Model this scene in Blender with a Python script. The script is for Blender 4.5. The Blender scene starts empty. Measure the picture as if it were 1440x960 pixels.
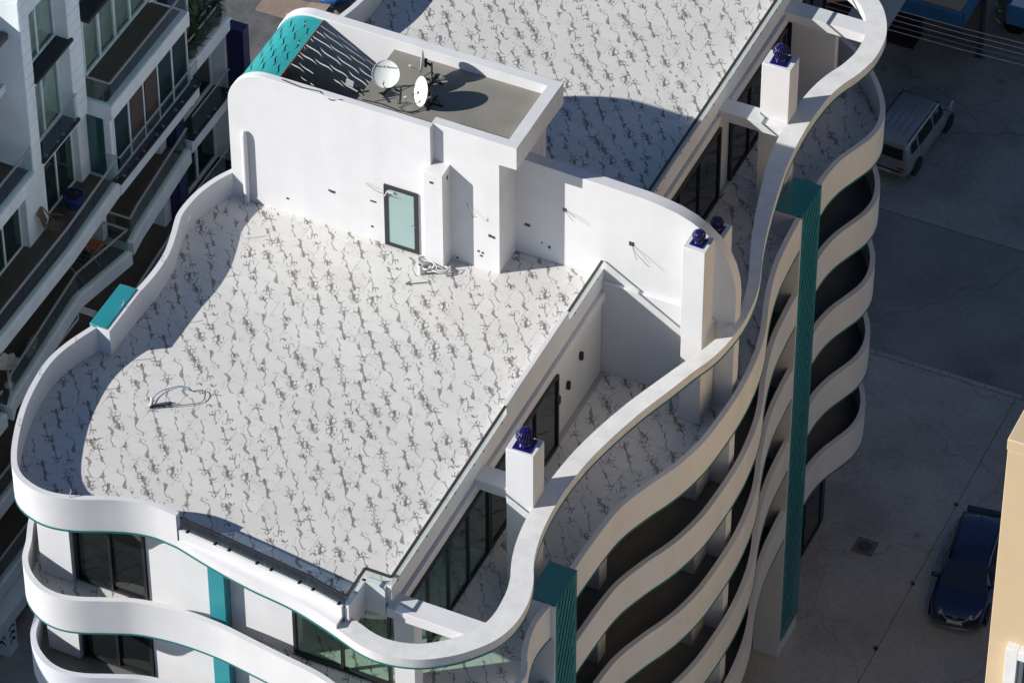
import bpy, bmesh, math, random
from mathutils import Vector, Matrix, geometry
random.seed(7)
R = math.radians
scene = bpy.context.scene
COL = scene.collection

# ------------------------------------------------------------------ camera
CAM_F, PITCH, AZ, ROLL = 166.0, 43.5, 25.1, -0.2
cd = bpy.data.cameras.new('camera'); cd.lens = CAM_F; cd.sensor_width = 36.0
cd.clip_start = 1.0; cd.clip_end = 1500.0
cam = bpy.data.objects.new('camera', cd); COL.objects.link(cam)
cp, sp, ca, sa = math.cos(R(PITCH)), math.sin(R(PITCH)), math.cos(R(AZ)), math.sin(R(AZ))
right = Vector((ca, sa, 0)); fwd = Vector((-sa*cp, ca*cp, -sp)); up = right.cross(fwd)
cr, sr = math.cos(R(ROLL)), math.sin(R(ROLL))
rr = right*cr + up*sr; uu = -right*sr + up*cr
M = Matrix.Identity(4)
for i in range(3):
    M[i][0] = rr[i]; M[i][1] = uu[i]; M[i][2] = -fwd[i]
M.translation = Vector((42.47, -83.51, 84.66))
cam.matrix_world = M
scene.camera = cam

# ------------------------------------------------------------------ daylight
SUN_EL = 27.5
sdx, sdy = 0.82, 0.575                      # where the shadows fall on the ground
n_ = math.hypot(sdx, sdy); sdx /= n_; sdy /= n_
sdir = Vector((sdx*math.cos(R(SUN_EL)), sdy*math.cos(R(SUN_EL)), -math.sin(R(SUN_EL))))
sl = bpy.data.lights.new('sun', 'SUN'); sl.energy = 5.0; sl.angle = R(0.53); sl.color = (1.0, 0.962, 0.905)
sun = bpy.data.objects.new('sun', sl); COL.objects.link(sun)
sun.rotation_euler = sdir.to_track_quat('-Z', 'Y').to_euler(); sun.location = (-60, -40, 60)
w = bpy.data.worlds.new('World'); scene.world = w; w.use_nodes = True
nt = w.node_tree
bg = nt.nodes['Background']
sky = nt.nodes.new('ShaderNodeTexSky'); sky.sky_type = 'NISHITA'; sky.sun_disc = False
sky.sun_elevation = R(SUN_EL); sky.sun_rotation = math.atan2(-sdx, -sdy)
sky.air_density = 1.0; sky.dust_density = 0.3; sky.ozone_density = 5.0
nt.links.new(sky.outputs[0], bg.inputs[0]); bg.inputs[1].default_value = 0.060
vs = scene.view_settings
vs.view_transform = 'Standard'; vs.look = 'None'; vs.gamma = 1.0; vs.use_curve_mapping = False; vs.exposure = 0.25
scene.cycles.max_bounces = 8; scene.cycles.diffuse_bounces = 4; scene.cycles.transparent_max_bounces = 12

# ------------------------------------------------------------------ materials
MATS = {}
def newmat(name):
    m = bpy.data.materials.new(name); m.use_nodes = True
    return m, m.node_tree, m.node_tree.nodes, m.node_tree.links, m.node_tree.nodes['Principled BSDF']
def ramp(ns, stops, interp='LINEAR'):
    r = ns.new('ShaderNodeValToRGB'); r.color_ramp.interpolation = interp
    el = r.color_ramp.elements
    while len(el) < len(stops): el.new(0.5)
    for e, (p, c) in zip(el, stops):
        e.position = p; e.color = (c[0], c[1], c[2], 1) if hasattr(c, '__len__') else (c, c, c, 1)
    return r
def plain(name, col, rough=0.5, metal=0.0, var=0.12, scale=3.0, bump=0.0, bscale=40.0, streak=0.0, coat=0.0, spec=0.5):
    """paint / plaster / concrete with soft blotches, faint downward streaks and a fine grain"""
    if name in MATS: return MATS[name]
    m, t, ns, ln, b = newmat(name)
    b.inputs['Roughness'].default_value = rough; b.inputs['Metallic'].default_value = metal
    b.inputs['Specular IOR Level'].default_value = spec
    if coat: b.inputs['Coat Weight'].default_value = coat; b.inputs['Coat Roughness'].default_value = 0.06
    tc = ns.new('ShaderNodeTexCoord')
    n1 = ns.new('ShaderNodeTexNoise'); n1.inputs['Scale'].default_value = scale; n1.inputs['Detail'].default_value = 6; n1.inputs['Roughness'].default_value = .65
    ln.new(tc.outputs['Object'], n1.inputs['Vector'])
    r = ramp(ns, [(0.25, [c*(1-var) for c in col]), (0.6, col), (0.85, [min(1, c*(1+var*0.35)) for c in col])])
    ln.new(n1.outputs['Fac'], r.inputs[0])
    outc = r.outputs[0]
    if streak:
        mp = ns.new('ShaderNodeMapping'); mp.inputs['Scale'].default_value = (1.3, 1.3, .12)
        ln.new(tc.outputs['Object'], mp.inputs[0])
        n2 = ns.new('ShaderNodeTexNoise'); n2.inputs['Scale'].default_value = 1.0; n2.inputs['Detail'].default_value = 4
        ln.new(mp.outputs[0], n2.inputs['Vector'])
        r2 = ramp(ns, [(0.35, 1-streak), (0.6, 1.0)]); ln.new(n2.outputs['Fac'], r2.inputs[0])
        mx = ns.new('ShaderNodeMix'); mx.data_type = 'RGBA'; mx.blend_type = 'MULTIPLY'; mx.inputs['Factor'].default_value = 1
        ln.new(outc, mx.inputs['A']); ln.new(r2.outputs[0], mx.inputs['B']); outc = mx.outputs['Result']
    ln.new(outc, b.inputs['Base Color'])
    if bump:
        n3 = ns.new('ShaderNodeTexNoise'); n3.inputs['Scale'].default_value = bscale; n3.inputs['Detail'].default_value = 5
        ln.new(tc.outputs['Object'], n3.inputs['Vector'])
        bp = ns.new('ShaderNodeBump'); bp.inputs['Strength'].default_value = bump; bp.inputs['Distance'].default_value = 0.01
        ln.new(n3.outputs['Fac'], bp.inputs['Height']); ln.new(bp.outputs[0], b.inputs['Normal'])
    MATS[name] = m; return m

def marble(name, base=(0.67, 0.66, 0.635), fine=1.0):
    m, t, ns, ln, b = newmat(name)
    b.inputs['Roughness'].default_value = 0.33
    tc = ns.new('ShaderNodeTexCoord'); oi = ns.new('ShaderNodeObjectInfo')
    # five printed faces, each laid either way round
    def math_(op, a, bb=None):
        q = ns.new('ShaderNodeMath'); q.operation = op
        for i, v in enumerate((a, bb)):
            if v is None: continue
            if isinstance(v, (int, float)): q.inputs[i].default_value = v
            else: ln.new(v, q.inputs[i])
        return q.outputs[0]
    k = math_('FLOOR', math_('MULTIPLY', oi.outputs['Random'], 6.0))
    flip = math_('SUBTRACT', math_('MULTIPLY', math_('GREATER_THAN', math_('FRACT', math_('MULTIPLY', oi.outputs['Random'], 37.0)), 0.5), 2.0), 1.0)
    sc = ns.new('ShaderNodeVectorMath'); sc.operation = 'SCALE'; ln.new(tc.outputs['Object'], sc.inputs[0]); ln.new(flip, sc.inputs['Scale'])
    cmb = ns.new('ShaderNodeCombineXYZ'); ln.new(math_('MULTIPLY', k, 3.37), cmb.inputs[0]); ln.new(math_('MULTIPLY', k, 1.71), cmb.inputs[1])
    ad0 = ns.new('ShaderNodeVectorMath'); ad0.operation = 'ADD'; ln.new(sc.outputs[0], ad0.inputs[0]); ln.new(cmb.outputs[0], ad0.inputs[1])
    ad = ns.new('ShaderNodeMapping'); ad.inputs['Rotation'].default_value = (0, 0, R(-38)); ln.new(ad0.outputs[0], ad.inputs['Vector'])   # the print runs diagonally
    st_ = ns.new('ShaderNodeMapping'); st_.inputs['Scale'].default_value = (1.5, .62, 1); ln.new(ad.outputs[0], st_.inputs['Vector'])
    def noise(scale, det=3, vec=None, col=False, rough=.55):
        q = ns.new('ShaderNodeTexNoise'); q.inputs['Scale'].default_value = scale; q.inputs['Detail'].default_value = det; q.inputs['Roughness'].default_value = rough
        ln.new(vec or ad.outputs[0], q.inputs['Vector']); return q.outputs['Color' if col else 'Fac']
    def warp(amount, scale):
        nz = noise(scale, 3, None, True)
        s = ns.new('ShaderNodeVectorMath'); s.operation = 'MULTIPLY_ADD'
        ln.new(nz, s.inputs[0]); s.inputs[1].default_value = (amount,)*3; ln.new(ad.outputs[0], s.inputs[2]); return s.outputs[0]
    def edge(vec, scale, stretch=(1, 1, 1)):
        mp = ns.new('ShaderNodeMapping'); mp.inputs['Scale'].default_value = stretch; ln.new(vec, mp.inputs[0])
        v = ns.new('ShaderNodeTexVoronoi'); v.voronoi_dimensions = '2D'; v.feature = 'DISTANCE_TO_EDGE'; v.inputs['Scale'].default_value = scale
        ln.new(mp.outputs[0], v.inputs['Vector']); return v.outputs['Distance']
    def sm(x, a, c):
        q = ns.new('ShaderNodeMapRange'); q.interpolation_type = 'SMOOTHSTEP'; q.inputs['From Min'].default_value = a; q.inputs['From Max'].default_value = c
        ln.new(x, q.inputs['Value']); return q.outputs['Result']
    rough = math_('SUBTRACT', noise(8.0, 4, st_.outputs[0], False, .65), .5)
    sp = ns.new('ShaderNodeSeparateXYZ'); wob = warp(.16, 2.4); ln.new(wob, sp.inputs[0])
    def chain(period, seed, amp, along):
        # ragged lines that run along the print, each with its own drift
        u = math_('DIVIDE', sp.outputs[0], period); k_ = math_('FLOOR', u)
        uc = math_('MULTIPLY', math_('SUBTRACT', math_('SUBTRACT', u, k_), .5), period)
        def n1(s, o, det=1):
            c = ns.new('ShaderNodeCombineXYZ'); ln.new(math_('MULTIPLY', sp.outputs[1], s), c.inputs[0])
            ln.new(math_('ADD', math_('MULTIPLY', k_, 7.7), o+seed), c.inputs[1]); return noise(1.0, det, c.outputs[0])
        off = math_('MULTIPLY', math_('SUBTRACT', n1(along, 3.1, 2), .5), amp)
        d = math_('ABSOLUTE', math_('SUBTRACT', uc, off))
        return d, n1
    d1, n1 = chain(.50, 0.0, .50, 2.0)
    fat = math_('MULTIPLY', sm(n1(2.7, 20.0, 0), .44, .62), .054)
    flag = sm(math_('SUBTRACT', math_('ADD', fat, math_('MULTIPLY', rough, .135)), d1), .004, .014)
    vein = math_('MULTIPLY', sm(math_('ADD', d1, math_('MULTIPLY', rough, .03)), 0.024, 0.008), sm(n1(2.2, 40.0, 1), .40, .50))
    e1 = edge(wob, 1.5, (1.2, .8, 1))
    vein2 = math_('MULTIPLY', sm(math_('ADD', e1, math_('MULTIPLY', rough, .04)), 0.022, 0.006), sm(noise(2.4, 1), .52, .60))
    e2 = edge(warp(0.16, 5.0), 8.0, (1.3, .75, 1))
    near = sm(math_('ADD', d1, math_('MULTIPLY', rough, .12)), .17, .13)
    knot = math_('MULTIPLY', math_('MULTIPLY', sm(e2, 0.105, 0.045), near), sm(math_('ADD', n1(2.6, 60.0, 0), math_('MULTIPLY', rough, .08)), .54, .575))
    hair = math_('MULTIPLY', sm(edge(warp(.25, 2.5), 2.3), 0.016, 0.005), sm(noise(1.2, 2), .52, .62))
    cloud = ramp(ns, [(0.3, [c*0.955 for c in base]), (0.65, base)]); ln.new(noise(1.3, 5), cloud.inputs[0])
    cur = cloud.outputs[0]
    for fac, col, a in ((hair, (.40, .38, .36), .55), (vein2, (.33, .305, .29), .75), (vein, (.26, .235, .22), .8), (flag, (.255, .225, .205), .93), (knot, (.085, .078, .075), .85)):
        mx = ns.new('ShaderNodeMix'); mx.data_type = 'RGBA'; ln.new(math_('MULTIPLY', fac, a*fine), mx.inputs['Factor'])
        ln.new(cur, mx.inputs['A']); mx.inputs['B'].default_value = (*col, 1); cur = mx.outputs['Result']
    # no two tiles quite the same tone
    tone = ns.new('ShaderNodeMapRange'); tone.inputs['To Min'].default_value = .955; tone.inputs['To Max'].default_value = 1.02
    ln.new(math_('FRACT', math_('MULTIPLY', oi.outputs['Random'], 91.0)), tone.inputs['Value'])
    mx = ns.new('ShaderNodeVectorMath'); mx.operation = 'SCALE'; ln.new(cur, mx.inputs[0]); ln.new(tone.outputs['Result'], mx.inputs['Scale'])
    ln.new(mx.outputs[0], b.inputs['Base Color'])
    MATS[name] = m; return m

def glass(name, tint, gloss=0.12, rough=0.02, tintmix=1.0):
    if name in MATS: return MATS[name]
    m, t, ns, ln, b = newmat(name)
    ns.remove(b); out = ns['Material Output']
    tr = ns.new('ShaderNodeBsdfTransparent'); tr.inputs[0].default_value = (*tint, 1)
    gl = ns.new('ShaderNodeBsdfGlossy'); gl.inputs['Roughness'].default_value = rough; gl.inputs[0].default_value = (.9, .95, .93, 1)
    lw = ns.new('ShaderNodeLayerWeight'); lw.inputs['Blend'].default_value = .5
    pw = ns.new('ShaderNodeMath'); pw.operation = 'POWER'; ln.new(lw.outputs['Facing'], pw.inputs[0]); pw.inputs[1].default_value = 4.5
    ad = ns.new('ShaderNodeMath'); ad.operation = 'MULTIPLY_ADD'; ln.new(pw.outputs[0], ad.inputs[0]); ad.inputs[1].default_value = .9; ad.inputs[2].default_value = gloss*.35
    mx = ns.new('ShaderNodeMixShader'); ln.new(ad.outputs[0], mx.inputs[0]); ln.new(tr.outputs[0], mx.inputs[1]); ln.new(gl.outputs[0], mx.inputs[2])
    ln.new(mx.outputs[0], out.inputs[0]); MATS[name] = m; return m

def darkglass(name, col=(.010, .013, .013), rough=.04, ior=1.7):
    if name in MATS: return MATS[name]
    m, t, ns, ln, b = newmat(name)
    b.inputs['Base Color'].default_value = (*col, 1); b.inputs['Roughness'].default_value = rough; b.inputs['IOR'].default_value = ior
    tc = ns.new('ShaderNodeTexCoord'); n3 = ns.new('ShaderNodeTexNoise'); n3.inputs['Scale'].default_value = .9
    ln.new(tc.outputs['Object'], n3.inputs['Vector'])
    bp = ns.new('ShaderNodeBump'); bp.inputs['Strength'].default_value = .04; bp.inputs['Distance'].default_value = .02
    ln.new(n3.outputs['Fac'], bp.inputs['Height']); ln.new(bp.outputs[0], b.inputs['Normal'])
    MATS[name] = m; return m

def ground_mat(name, col, crack=0.0, stain=.35, scale=.35):
    m, t, ns, ln, b = newmat(name)
    b.inputs['Roughness'].default_value = .9
    tc = ns.new('ShaderNodeTexCoord')
    def noise(s, d, r=.6):
        q = ns.new('ShaderNodeTexNoise'); q.inputs['Scale'].default_value = s; q.inputs['Detail'].default_value = d; q.inputs['Roughness'].default_value = r
        ln.new(tc.outputs['Object'], q.inputs['Vector']); return q.outputs['Fac']
    r1 = ramp(ns, [(.28, [c*(1-stain) for c in col]), (.52, col), (.8, [c*(1+stain*.6) for c in col])]); ln.new(noise(scale, 8, .62), r1.inputs[0])
    r2 = ramp(ns, [(.3, .78), (.62, 1.08)]); ln.new(noise(9, 6, .7), r2.inputs[0])
    mx = ns.new('ShaderNodeMix'); mx.data_type = 'RGBA'; mx.blend_type = 'MULTIPLY'; mx.inputs['Factor'].default_value = 1
    ln.new(r1.outputs[0], mx.inputs['A']); ln.new(r2.outputs[0], mx.inputs['B'])
    # round oil and water spots
    v = ns.new('ShaderNodeTexVoronoi'); v.inputs['Scale'].default_value = .55; v.inputs['Randomness'].default_value = 1
    ln.new(tc.outputs['Object'], v.inputs['Vector'])
    r3 = ramp(ns, [(.03, .45), (.10, 1.0)]); ln.new(v.outputs['Distance'], r3.inputs[0])
    m2 = ns.new('ShaderNodeMix'); m2.data_type = 'RGBA'; m2.blend_type = 'MULTIPLY'; m2.inputs['Factor'].default_value = .7
    ln.new(mx.outputs['Result'], m2.inputs['A']); ln.new(r3.outputs[0], m2.inputs['B'])
    cur = m2.outputs['Result']
    if crack:
        v2 = ns.new('ShaderNodeTexVoronoi'); v2.feature = 'DISTANCE_TO_EDGE'; v2.inputs['Scale'].default_value = .16
        nz = ns.new('ShaderNodeTexNoise'); nz.inputs['Scale'].default_value = .8; nz.inputs['Detail'].default_value = 5; ln.new(tc.outputs['Object'], nz.inputs['Vector'])
        ma = ns.new('ShaderNodeVectorMath'); ma.operation = 'MULTIPLY_ADD'; ln.new(nz.outputs['Color'], ma.inputs[0]); ma.inputs[1].default_value = (1.4,)*3; ln.new(tc.outputs['Object'], ma.inputs[2])
        ln.new(ma.outputs[0], v2.inputs['Vector'])
        r4 = ramp(ns, [(.0, 1-crack), (.006, 1.0)]); ln.new(v2.outputs['Distance'], r4.inputs[0])
        m3 = ns.new('ShaderNodeMix'); m3.data_type = 'RGBA'; m3.blend_type = 'MULTIPLY'; m3.inputs['Factor'].default_value = 1
        ln.new(cur, m3.inputs['A']); ln.new(r4.outputs[0], m3.inputs['B']); cur = m3.outputs['Result']
    ln.new(cur, b.inputs['Base Color'])
    bp = ns.new('ShaderNodeBump'); bp.inputs['Strength'].default_value = .25; bp.inputs['Distance'].default_value = .02
    ln.new(noise(14, 6), bp.inputs['Height']); ln.new(bp.outputs[0], b.inputs['Normal'])
    MATS[name] = m; return m

WHITE = plain('white_plaster', (.70, .70, .712), .62, var=.075, scale=.8, bump=.12, bscale=30, streak=.05)
WHITE2 = plain('balcony_plaster', (.68, .70, .75), .5, var=.08, scale=1.0, bump=.08, bscale=25, streak=.06)
CAPM = plain('cap_plaster', (.71, .71, .70), .7, var=.18, scale=2.2, bump=.2, bscale=30)
NWHITE = plain('neighbour_paint', (.80, .87, .90), .55, var=.08, scale=1.2, bump=.1, bscale=25, streak=.10)
TEAL = plain('teal_paint', (.028, .27, .31), .33, var=.10, scale=2.0, streak=.06)
FINP = plain('fin_paint', (.022, .205, .24), .30, var=.14, scale=1.2, streak=.10)
TEALD = plain('teal_trim_paint', (.010, .15, .15), .35, var=.05)
GROUT = plain('grout', (.45, .44, .42), .9, var=.1)
MARB = marble('marble_tile')
CONC = plain('roof_screed', (.235, .225, .195), .85, var=.22, scale=.9, bump=.4, bscale=18)
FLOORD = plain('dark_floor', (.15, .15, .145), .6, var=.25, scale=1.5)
FRAME = plain('dark_frame', (.022, .024, .026), .35, var=.1)
BLACK = plain('black_plastic', (.012, .012, .013), .45, var=.1)
CLAMPM = plain('clamp_grey', (.045, .045, .042), .35, var=.1)
STEEL = plain('brushed_steel', (.34, .35, .35), .35, metal=.9, var=.08)
NRAIL = plain('pale_rail', (.42, .43, .43), .45, var=.06)
GREYRAIL = plain('grey_rail', (.055, .055, .05), .4, metal=.1, var=.08)
VENTB = plain('blue_enamel', (.016, .014, .15), .22, metal=.4, var=.15, coat=.6)
DISHW = plain('dish_white', (.72, .74, .72), .42, var=.06, scale=4)
DG = darkglass('dark_window_glass')
DGN = darkglass('green_dark_glass', (.014, .030, .028), .05, 1.6)
FROST = plain('frosted_glass', (.30, .42, .41), .30, var=.08, scale=1.5, coat=.5)
RAILG = glass('rail_glass', (.945, .98, .965), .12)
RAILN = glass('neighbour_rail_glass', (.90, .94, .93), .16)
SLATEG = glass('tinted_rail_glass', (.36, .42, .47), .16)
ROOMG = glass('green_window_glass', (.84, .94, .88), .20)
CLEARN = glass('neighbour_window_glass', (.86, .92, .91), .2)
CURT = plain('curtain_cloth', (.50, .56, .50), .9, var=.15, scale=2)
GRANITE = plain('dark_granite', (.028, .027, .035), .5, var=.7, scale=22, bump=.1)
DECKW = plain('balcony_brown_tile', (.085, .068, .054), .55, var=.3, scale=4)
NAVY = plain('navy_panel', (.016, .018, .085), .45, var=.12)
BEIGE = plain('beige_render', (.60, .455, .285), .85, var=.06, scale=1.2, bump=.3, bscale=40)
ASPH = ground_mat('asphalt', (.29, .285, .28), .35, .35, .3)
CONCG = ground_mat('yard_concrete', (.43, .42, .405), .25, .42, .20)
CONCP = ground_mat('parking_concrete', (.38, .37, .35), .30, .5, .22)
EARTH = ground_mat('bare_earth', (.12, .122, .13), .0, .5, .8)

# ------------------------------------------------------------------ mesh helpers
class MB:
    def __init__(s): s.v = []; s.f = []
    def add(s, vs, fs):
        o = len(s.v); s.v += [tuple(p) for p in vs]; s.f += [tuple(i+o for i in f) for f in fs]; return s
    def box(s, x0, x1, y0, y1, z0, z1):
        return s.add([(x0,y0,z0),(x1,y0,z0),(x1,y1,z0),(x0,y1,z0),(x0,y0,z1),(x1,y0,z1),(x1,y1,z1),(x0,y1,z1)],
                     [(0,3,2,1),(4,5,6,7),(0,1,5,4),(1,2,6,5),(2,3,7,6),(3,0,4,7)])
    def obox(s, P, u, v, n, a0, a1, b0, b1, c0, c1):
        P, u, v, n = Vector(P), Vector(u), Vector(v), Vector(n)
        q = [P+u*a+v*b+n*c for c in (c0, c1) for a, b in ((a0,b0),(a1,b0),(a1,b1),(a0,b1))]
        return s.add(q, [(0,3,2,1),(4,5,6,7),(0,1,5,4),(1,2,6,5),(2,3,7,6),(3,0,4,7)])
    def bar(s, p, q, w=.05, h=None, upv=(0,0,1)):
        p, q = Vector(p), Vector(q); h = h or w
        d = (q-p).normalized(); u = Vector(upv).cross(d)
        if u.length < 1e-4: u = Vector((1,0,0)).cross(d)
        u.normalize(); v = d.cross(u); L = (q-p).length
        return s.obox(p, d, u, v, 0, L, -w/2, w/2, -h/2, h/2)
    def prism(s, poly, z0, z1):
        n = len(poly); vs = [(x,y,z0) for x,y in poly]+[(x,y,z1) for x,y in poly]
        return s.add(vs, [tuple(range(n))[::-1], tuple(range(n,2*n))]+[(i,(i+1)%n,n+(i+1)%n,n+i) for i in range(n)])
    def prism_y(s, poly, y0, y1):                       # outline in XZ pushed along Y
        n = len(poly); vs = [(x,y0,z) for x,z in poly]+[(x,y1,z) for x,z in poly]
        return s.add(vs, [tuple(range(n)), tuple(range(n,2*n))[::-1]]+[(i,n+i,n+(i+1)%n,(i+1)%n) for i in range(n)])
    def strip(s, outer, inner, z0, z1, closed=False):   # solid band between two matched paths
        n = len(outer); vs = []
        for o, i in zip(outer, inner):
            a = z0(*o) if callable(z0) else z0; b = z1(*o) if callable(z1) else z1
            vs += [(o[0],o[1],a),(o[0],o[1],b),(i[0],i[1],b),(i[0],i[1],a)]
        fs = []
        for k in range(n-1 if not closed else n):
            a, b = 4*k, 4*((k+1) % n)
            fs += [(a,b,b+1,a+1),(a+1,b+1,b+2,a+2),(a+2,b+2,b+3,a+3),(a+3,b+3,b,a)]
        if not closed: fs += [(0,1,2,3),(4*n-1,4*n-2,4*n-3,4*n-4)]
        return s.add(vs, fs)
    def tube(s, pts, r, n=6):
        pts = [Vector(p) for p in pts]; rings = []; base = len(s.v); fs = []; vs = []
        pu = None
        for i, p in enumerate(pts):
            d = (pts[min(i+1,len(pts)-1)]-pts[max(i-1,0)]).normalized()
            u = d.cross(Vector((0,0,1))) if pu is None else (pu - d*pu.dot(d))
            if u.length < 1e-4: u = d.cross(Vector((1,0,0)))
            u.normalize(); pu = u; v = d.cross(u)
            for k in range(n):
                a = 2*math.pi*k/n; vs.append(p+(u*math.cos(a)+v*math.sin(a))*(r[i] if hasattr(r,'__len__') else r))
        m = len(pts)
        for i in range(m-1):
            for k in range(n): fs.append((i*n+k, i*n+(k+1)%n, (i+1)*n+(k+1)%n, (i+1)*n+k))
        fs += [tuple(range(n))[::-1], tuple((m-1)*n+k for k in range(n))]
        return s.add(vs, fs)
    def lathe(s, prof, c=(0,0,0), n=20, axis=(0,0,1), ref=None):
        ax = Vector(axis).normalized(); u = ax.orthogonal().normalized() if ref is None else Vector(ref); v = ax.cross(u); c = Vector(c)
        vs = []; fs = []; m = len(prof)
        for r, z in prof:
            for k in range(n):
                a = 2*math.pi*k/n; vs.append(c+ax*z+(u*math.cos(a)+v*math.sin(a))*r)
        for i in range(m-1):
            for k in range(n): fs.append((i*n+k, i*n+(k+1)%n, (i+1)*n+(k+1)%n, (i+1)*n+k))
        fs += [tuple(range(n))[::-1], tuple((m-1)*n+k for k in range(n))]
        return s.add(vs, fs)
    def mesh(s, name, mat, smooth=False, angle=None):
        me = bpy.data.meshes.new(name); me.from_pydata(s.v, [], s.f); me.validate()
        bm = bmesh.new(); bm.from_mesh(me); bmesh.ops.recalc_face_normals(bm, faces=bm.faces)
        bm.to_mesh(me); bm.free(); me.materials.append(mat)
        if smooth:
            me.polygons.foreach_set('use_smooth', [True]*len(me.polygons)); me.set_sharp_from_angle(angle=R(angle or 35))
        return me

def put(name, me, parent=None, loc=None):
    o = bpy.data.objects.new(name, me); COL.objects.link(o)
    if loc is not None: o.location = loc
    if parent is not None:
        o.parent = parent; o.matrix_parent_inverse = root_inv(parent)
    return o
def root_inv(p):
    return p.matrix_basis.inverted() if p.parent is None else Matrix.Identity(4)
def part(name, mb, mat, parent, smooth=False, bevel=0.0, angle=None, label=None, seg=2):
    o = put(name, mb.mesh(name, mat, smooth or bevel > 0, angle), parent)
    if bevel:
        b = o.modifiers.new('bevel', 'BEVEL'); b.width = bevel; b.segments = seg; b.limit_method = 'ANGLE'; b.angle_limit = R(40)
    if label: o['label'] = label
    return o
def tag(o, label=None, cat=None, group=None, kind=None):
    if label: o['label'] = label
    if cat: o['category'] = cat
    if group: o['group'] = group
    if kind: o['kind'] = kind
    return o
def thing(name, loc, label, cat, group=None, rz=0.0):
    o = bpy.data.objects.new(name, None); o.empty_display_size = .3; COL.objects.link(o)
    o.location = loc; o.rotation_euler = (0, 0, rz); return tag(o, label, cat, group)
def local(name, mb, mat, parent, smooth=False, bevel=0.0, angle=None):
    """part written in its thing's own coordinates"""
    o = bpy.data.objects.new(name, mb.mesh(name, mat, smooth or bevel > 0, angle)); COL.objects.link(o); o.parent = parent
    if bevel:
        b = o.modifiers.new('bevel', 'BEVEL'); b.width = bevel; b.segments = 2; b.limit_method = 'ANGLE'; b.angle_limit = R(40)
    return o
def copy_tree(o, parent=None):
    c = o.copy(); COL.objects.link(c)
    if parent is not None: c.parent = parent
    for ch in [x for x in bpy.data.objects if x.parent == o]: copy_tree(ch, c)
    return c

def smooth_path(pts, step=.18):
    P = [Vector((p[0], p[1])) for p in pts]; P = [P[0]*2-P[1]]+P+[P[-1]*2-P[-2]]; out = []
    for i in range(1, len(P)-2):
        a, b, c, d = P[i-1:i+3]; n = max(2, int((c-b).length/step))
        for k in range(n):
            t = k/n
            out.append(0.5*((2*b)+(c-a)*t+(2*a-5*b+4*c-d)*t*t+(3*b-a-3*c+d)*t**3))
    out.append(P[-2]); return [(p.x, p.y) for p in out]
def offset(path, d):                                    # to the left of travel; d number or function of (x,y)
    out = []; n = len(path)
    for i, p in enumerate(path):
        a = Vector(path[max(i-1,0)]); b = Vector(path[min(i+1,n-1)]); t = (b-a).normalized()
        k = d(*p) if callable(d) else d
        out.append((p[0]-t.y*k, p[1]+t.x*k))
    return out
def lerp_table(tab, v):
    if v <= tab[0][0]: return tab[0][1]
    for (a, b), (c, d) in zip(tab, tab[1:]):
        if v <= c: return b+(d-b)*(v-a)/(c-a)
    return tab[-1][1]
def clip_poly(subject, x0, x1, y0, y1):                 # part of a plan polygon that lies in one tile
    def cut(poly, inside, inter):
        out = []
        for i in range(len(poly)):
            a, b = poly[i-1], poly[i]
            if inside(b):
                if not inside(a): out.append(inter(a, b))
                out.append(b)
            elif inside(a): out.append(inter(a, b))
        return out
    def ix(x): return lambda a, b: (x, a[1]+(b[1]-a[1])*(x-a[0])/(b[0]-a[0]))
    def iy(y): return lambda a, b: (a[0]+(b[0]-a[0])*(y-a[1])/(b[1]-a[1]), y)
    p = subject
    for ins, it in ((lambda q: q[0] >= x0, ix(x0)), (lambda q: q[0] <= x1, ix(x1)), (lambda q: q[1] >= y0, iy(y0)), (lambda q: q[1] <= y1, iy(y1))):
        if not p: return []
        p = cut(p, ins, it)
    return p
def area(p): return abs(sum(p[i-1][0]*p[i][1]-p[i][0]*p[i-1][1] for i in range(len(p))))/2

def lay_tiles(poly, parent, zt, tw, th, x_off, y_off, mat, stag=.5, gap=.007, thick=.012, limit=300, key=None, name='tile'):
    xs = [p[0] for p in poly]; ys = [p[1] for p in poly]; cells = []
    j = math.floor((min(ys)-y_off)/th)
    while y_off+j*th < max(ys):
        i = math.floor((min(xs)-x_off)/tw)-1
        while x_off+i*tw < max(xs)+tw:
            x0 = x_off+i*tw+(stag*tw if j % 2 else 0); y0 = y_off+j*th
            q = clip_poly(poly, x0+gap/2, x0+tw-gap/2, y0+gap/2, y0+th-gap/2)
            if len(q) > 2 and area(q) > .01: cells.append((x0+tw/2, y0+th/2, q, area(q) > (tw-gap)*(th-gap)*.999))
            i += 1
        j += 1
    cells.sort(key=key or (lambda c: c[1]))
    full = MB().box(-tw/2+gap/2, tw/2-gap/2, -th/2+gap/2, th/2-gap/2, -thick, 0).mesh(name, mat)
    rest = MB()
    for n, (cx, cy, q, whole) in enumerate(cells):
        dz = random.uniform(-.0012, .0012)
        if n >= limit: rest.prism(q, zt-thick, zt+dz); continue
        me = full if whole else MB().prism([(x-cx, y-cy) for x, y in q], -thick, 0).mesh(name, mat)
        put(name, me, parent, (cx, cy, zt+dz))
    if rest.v: tag(part(name+'_field', rest, mat, parent), kind='stuff')
    return len(cells)

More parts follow.
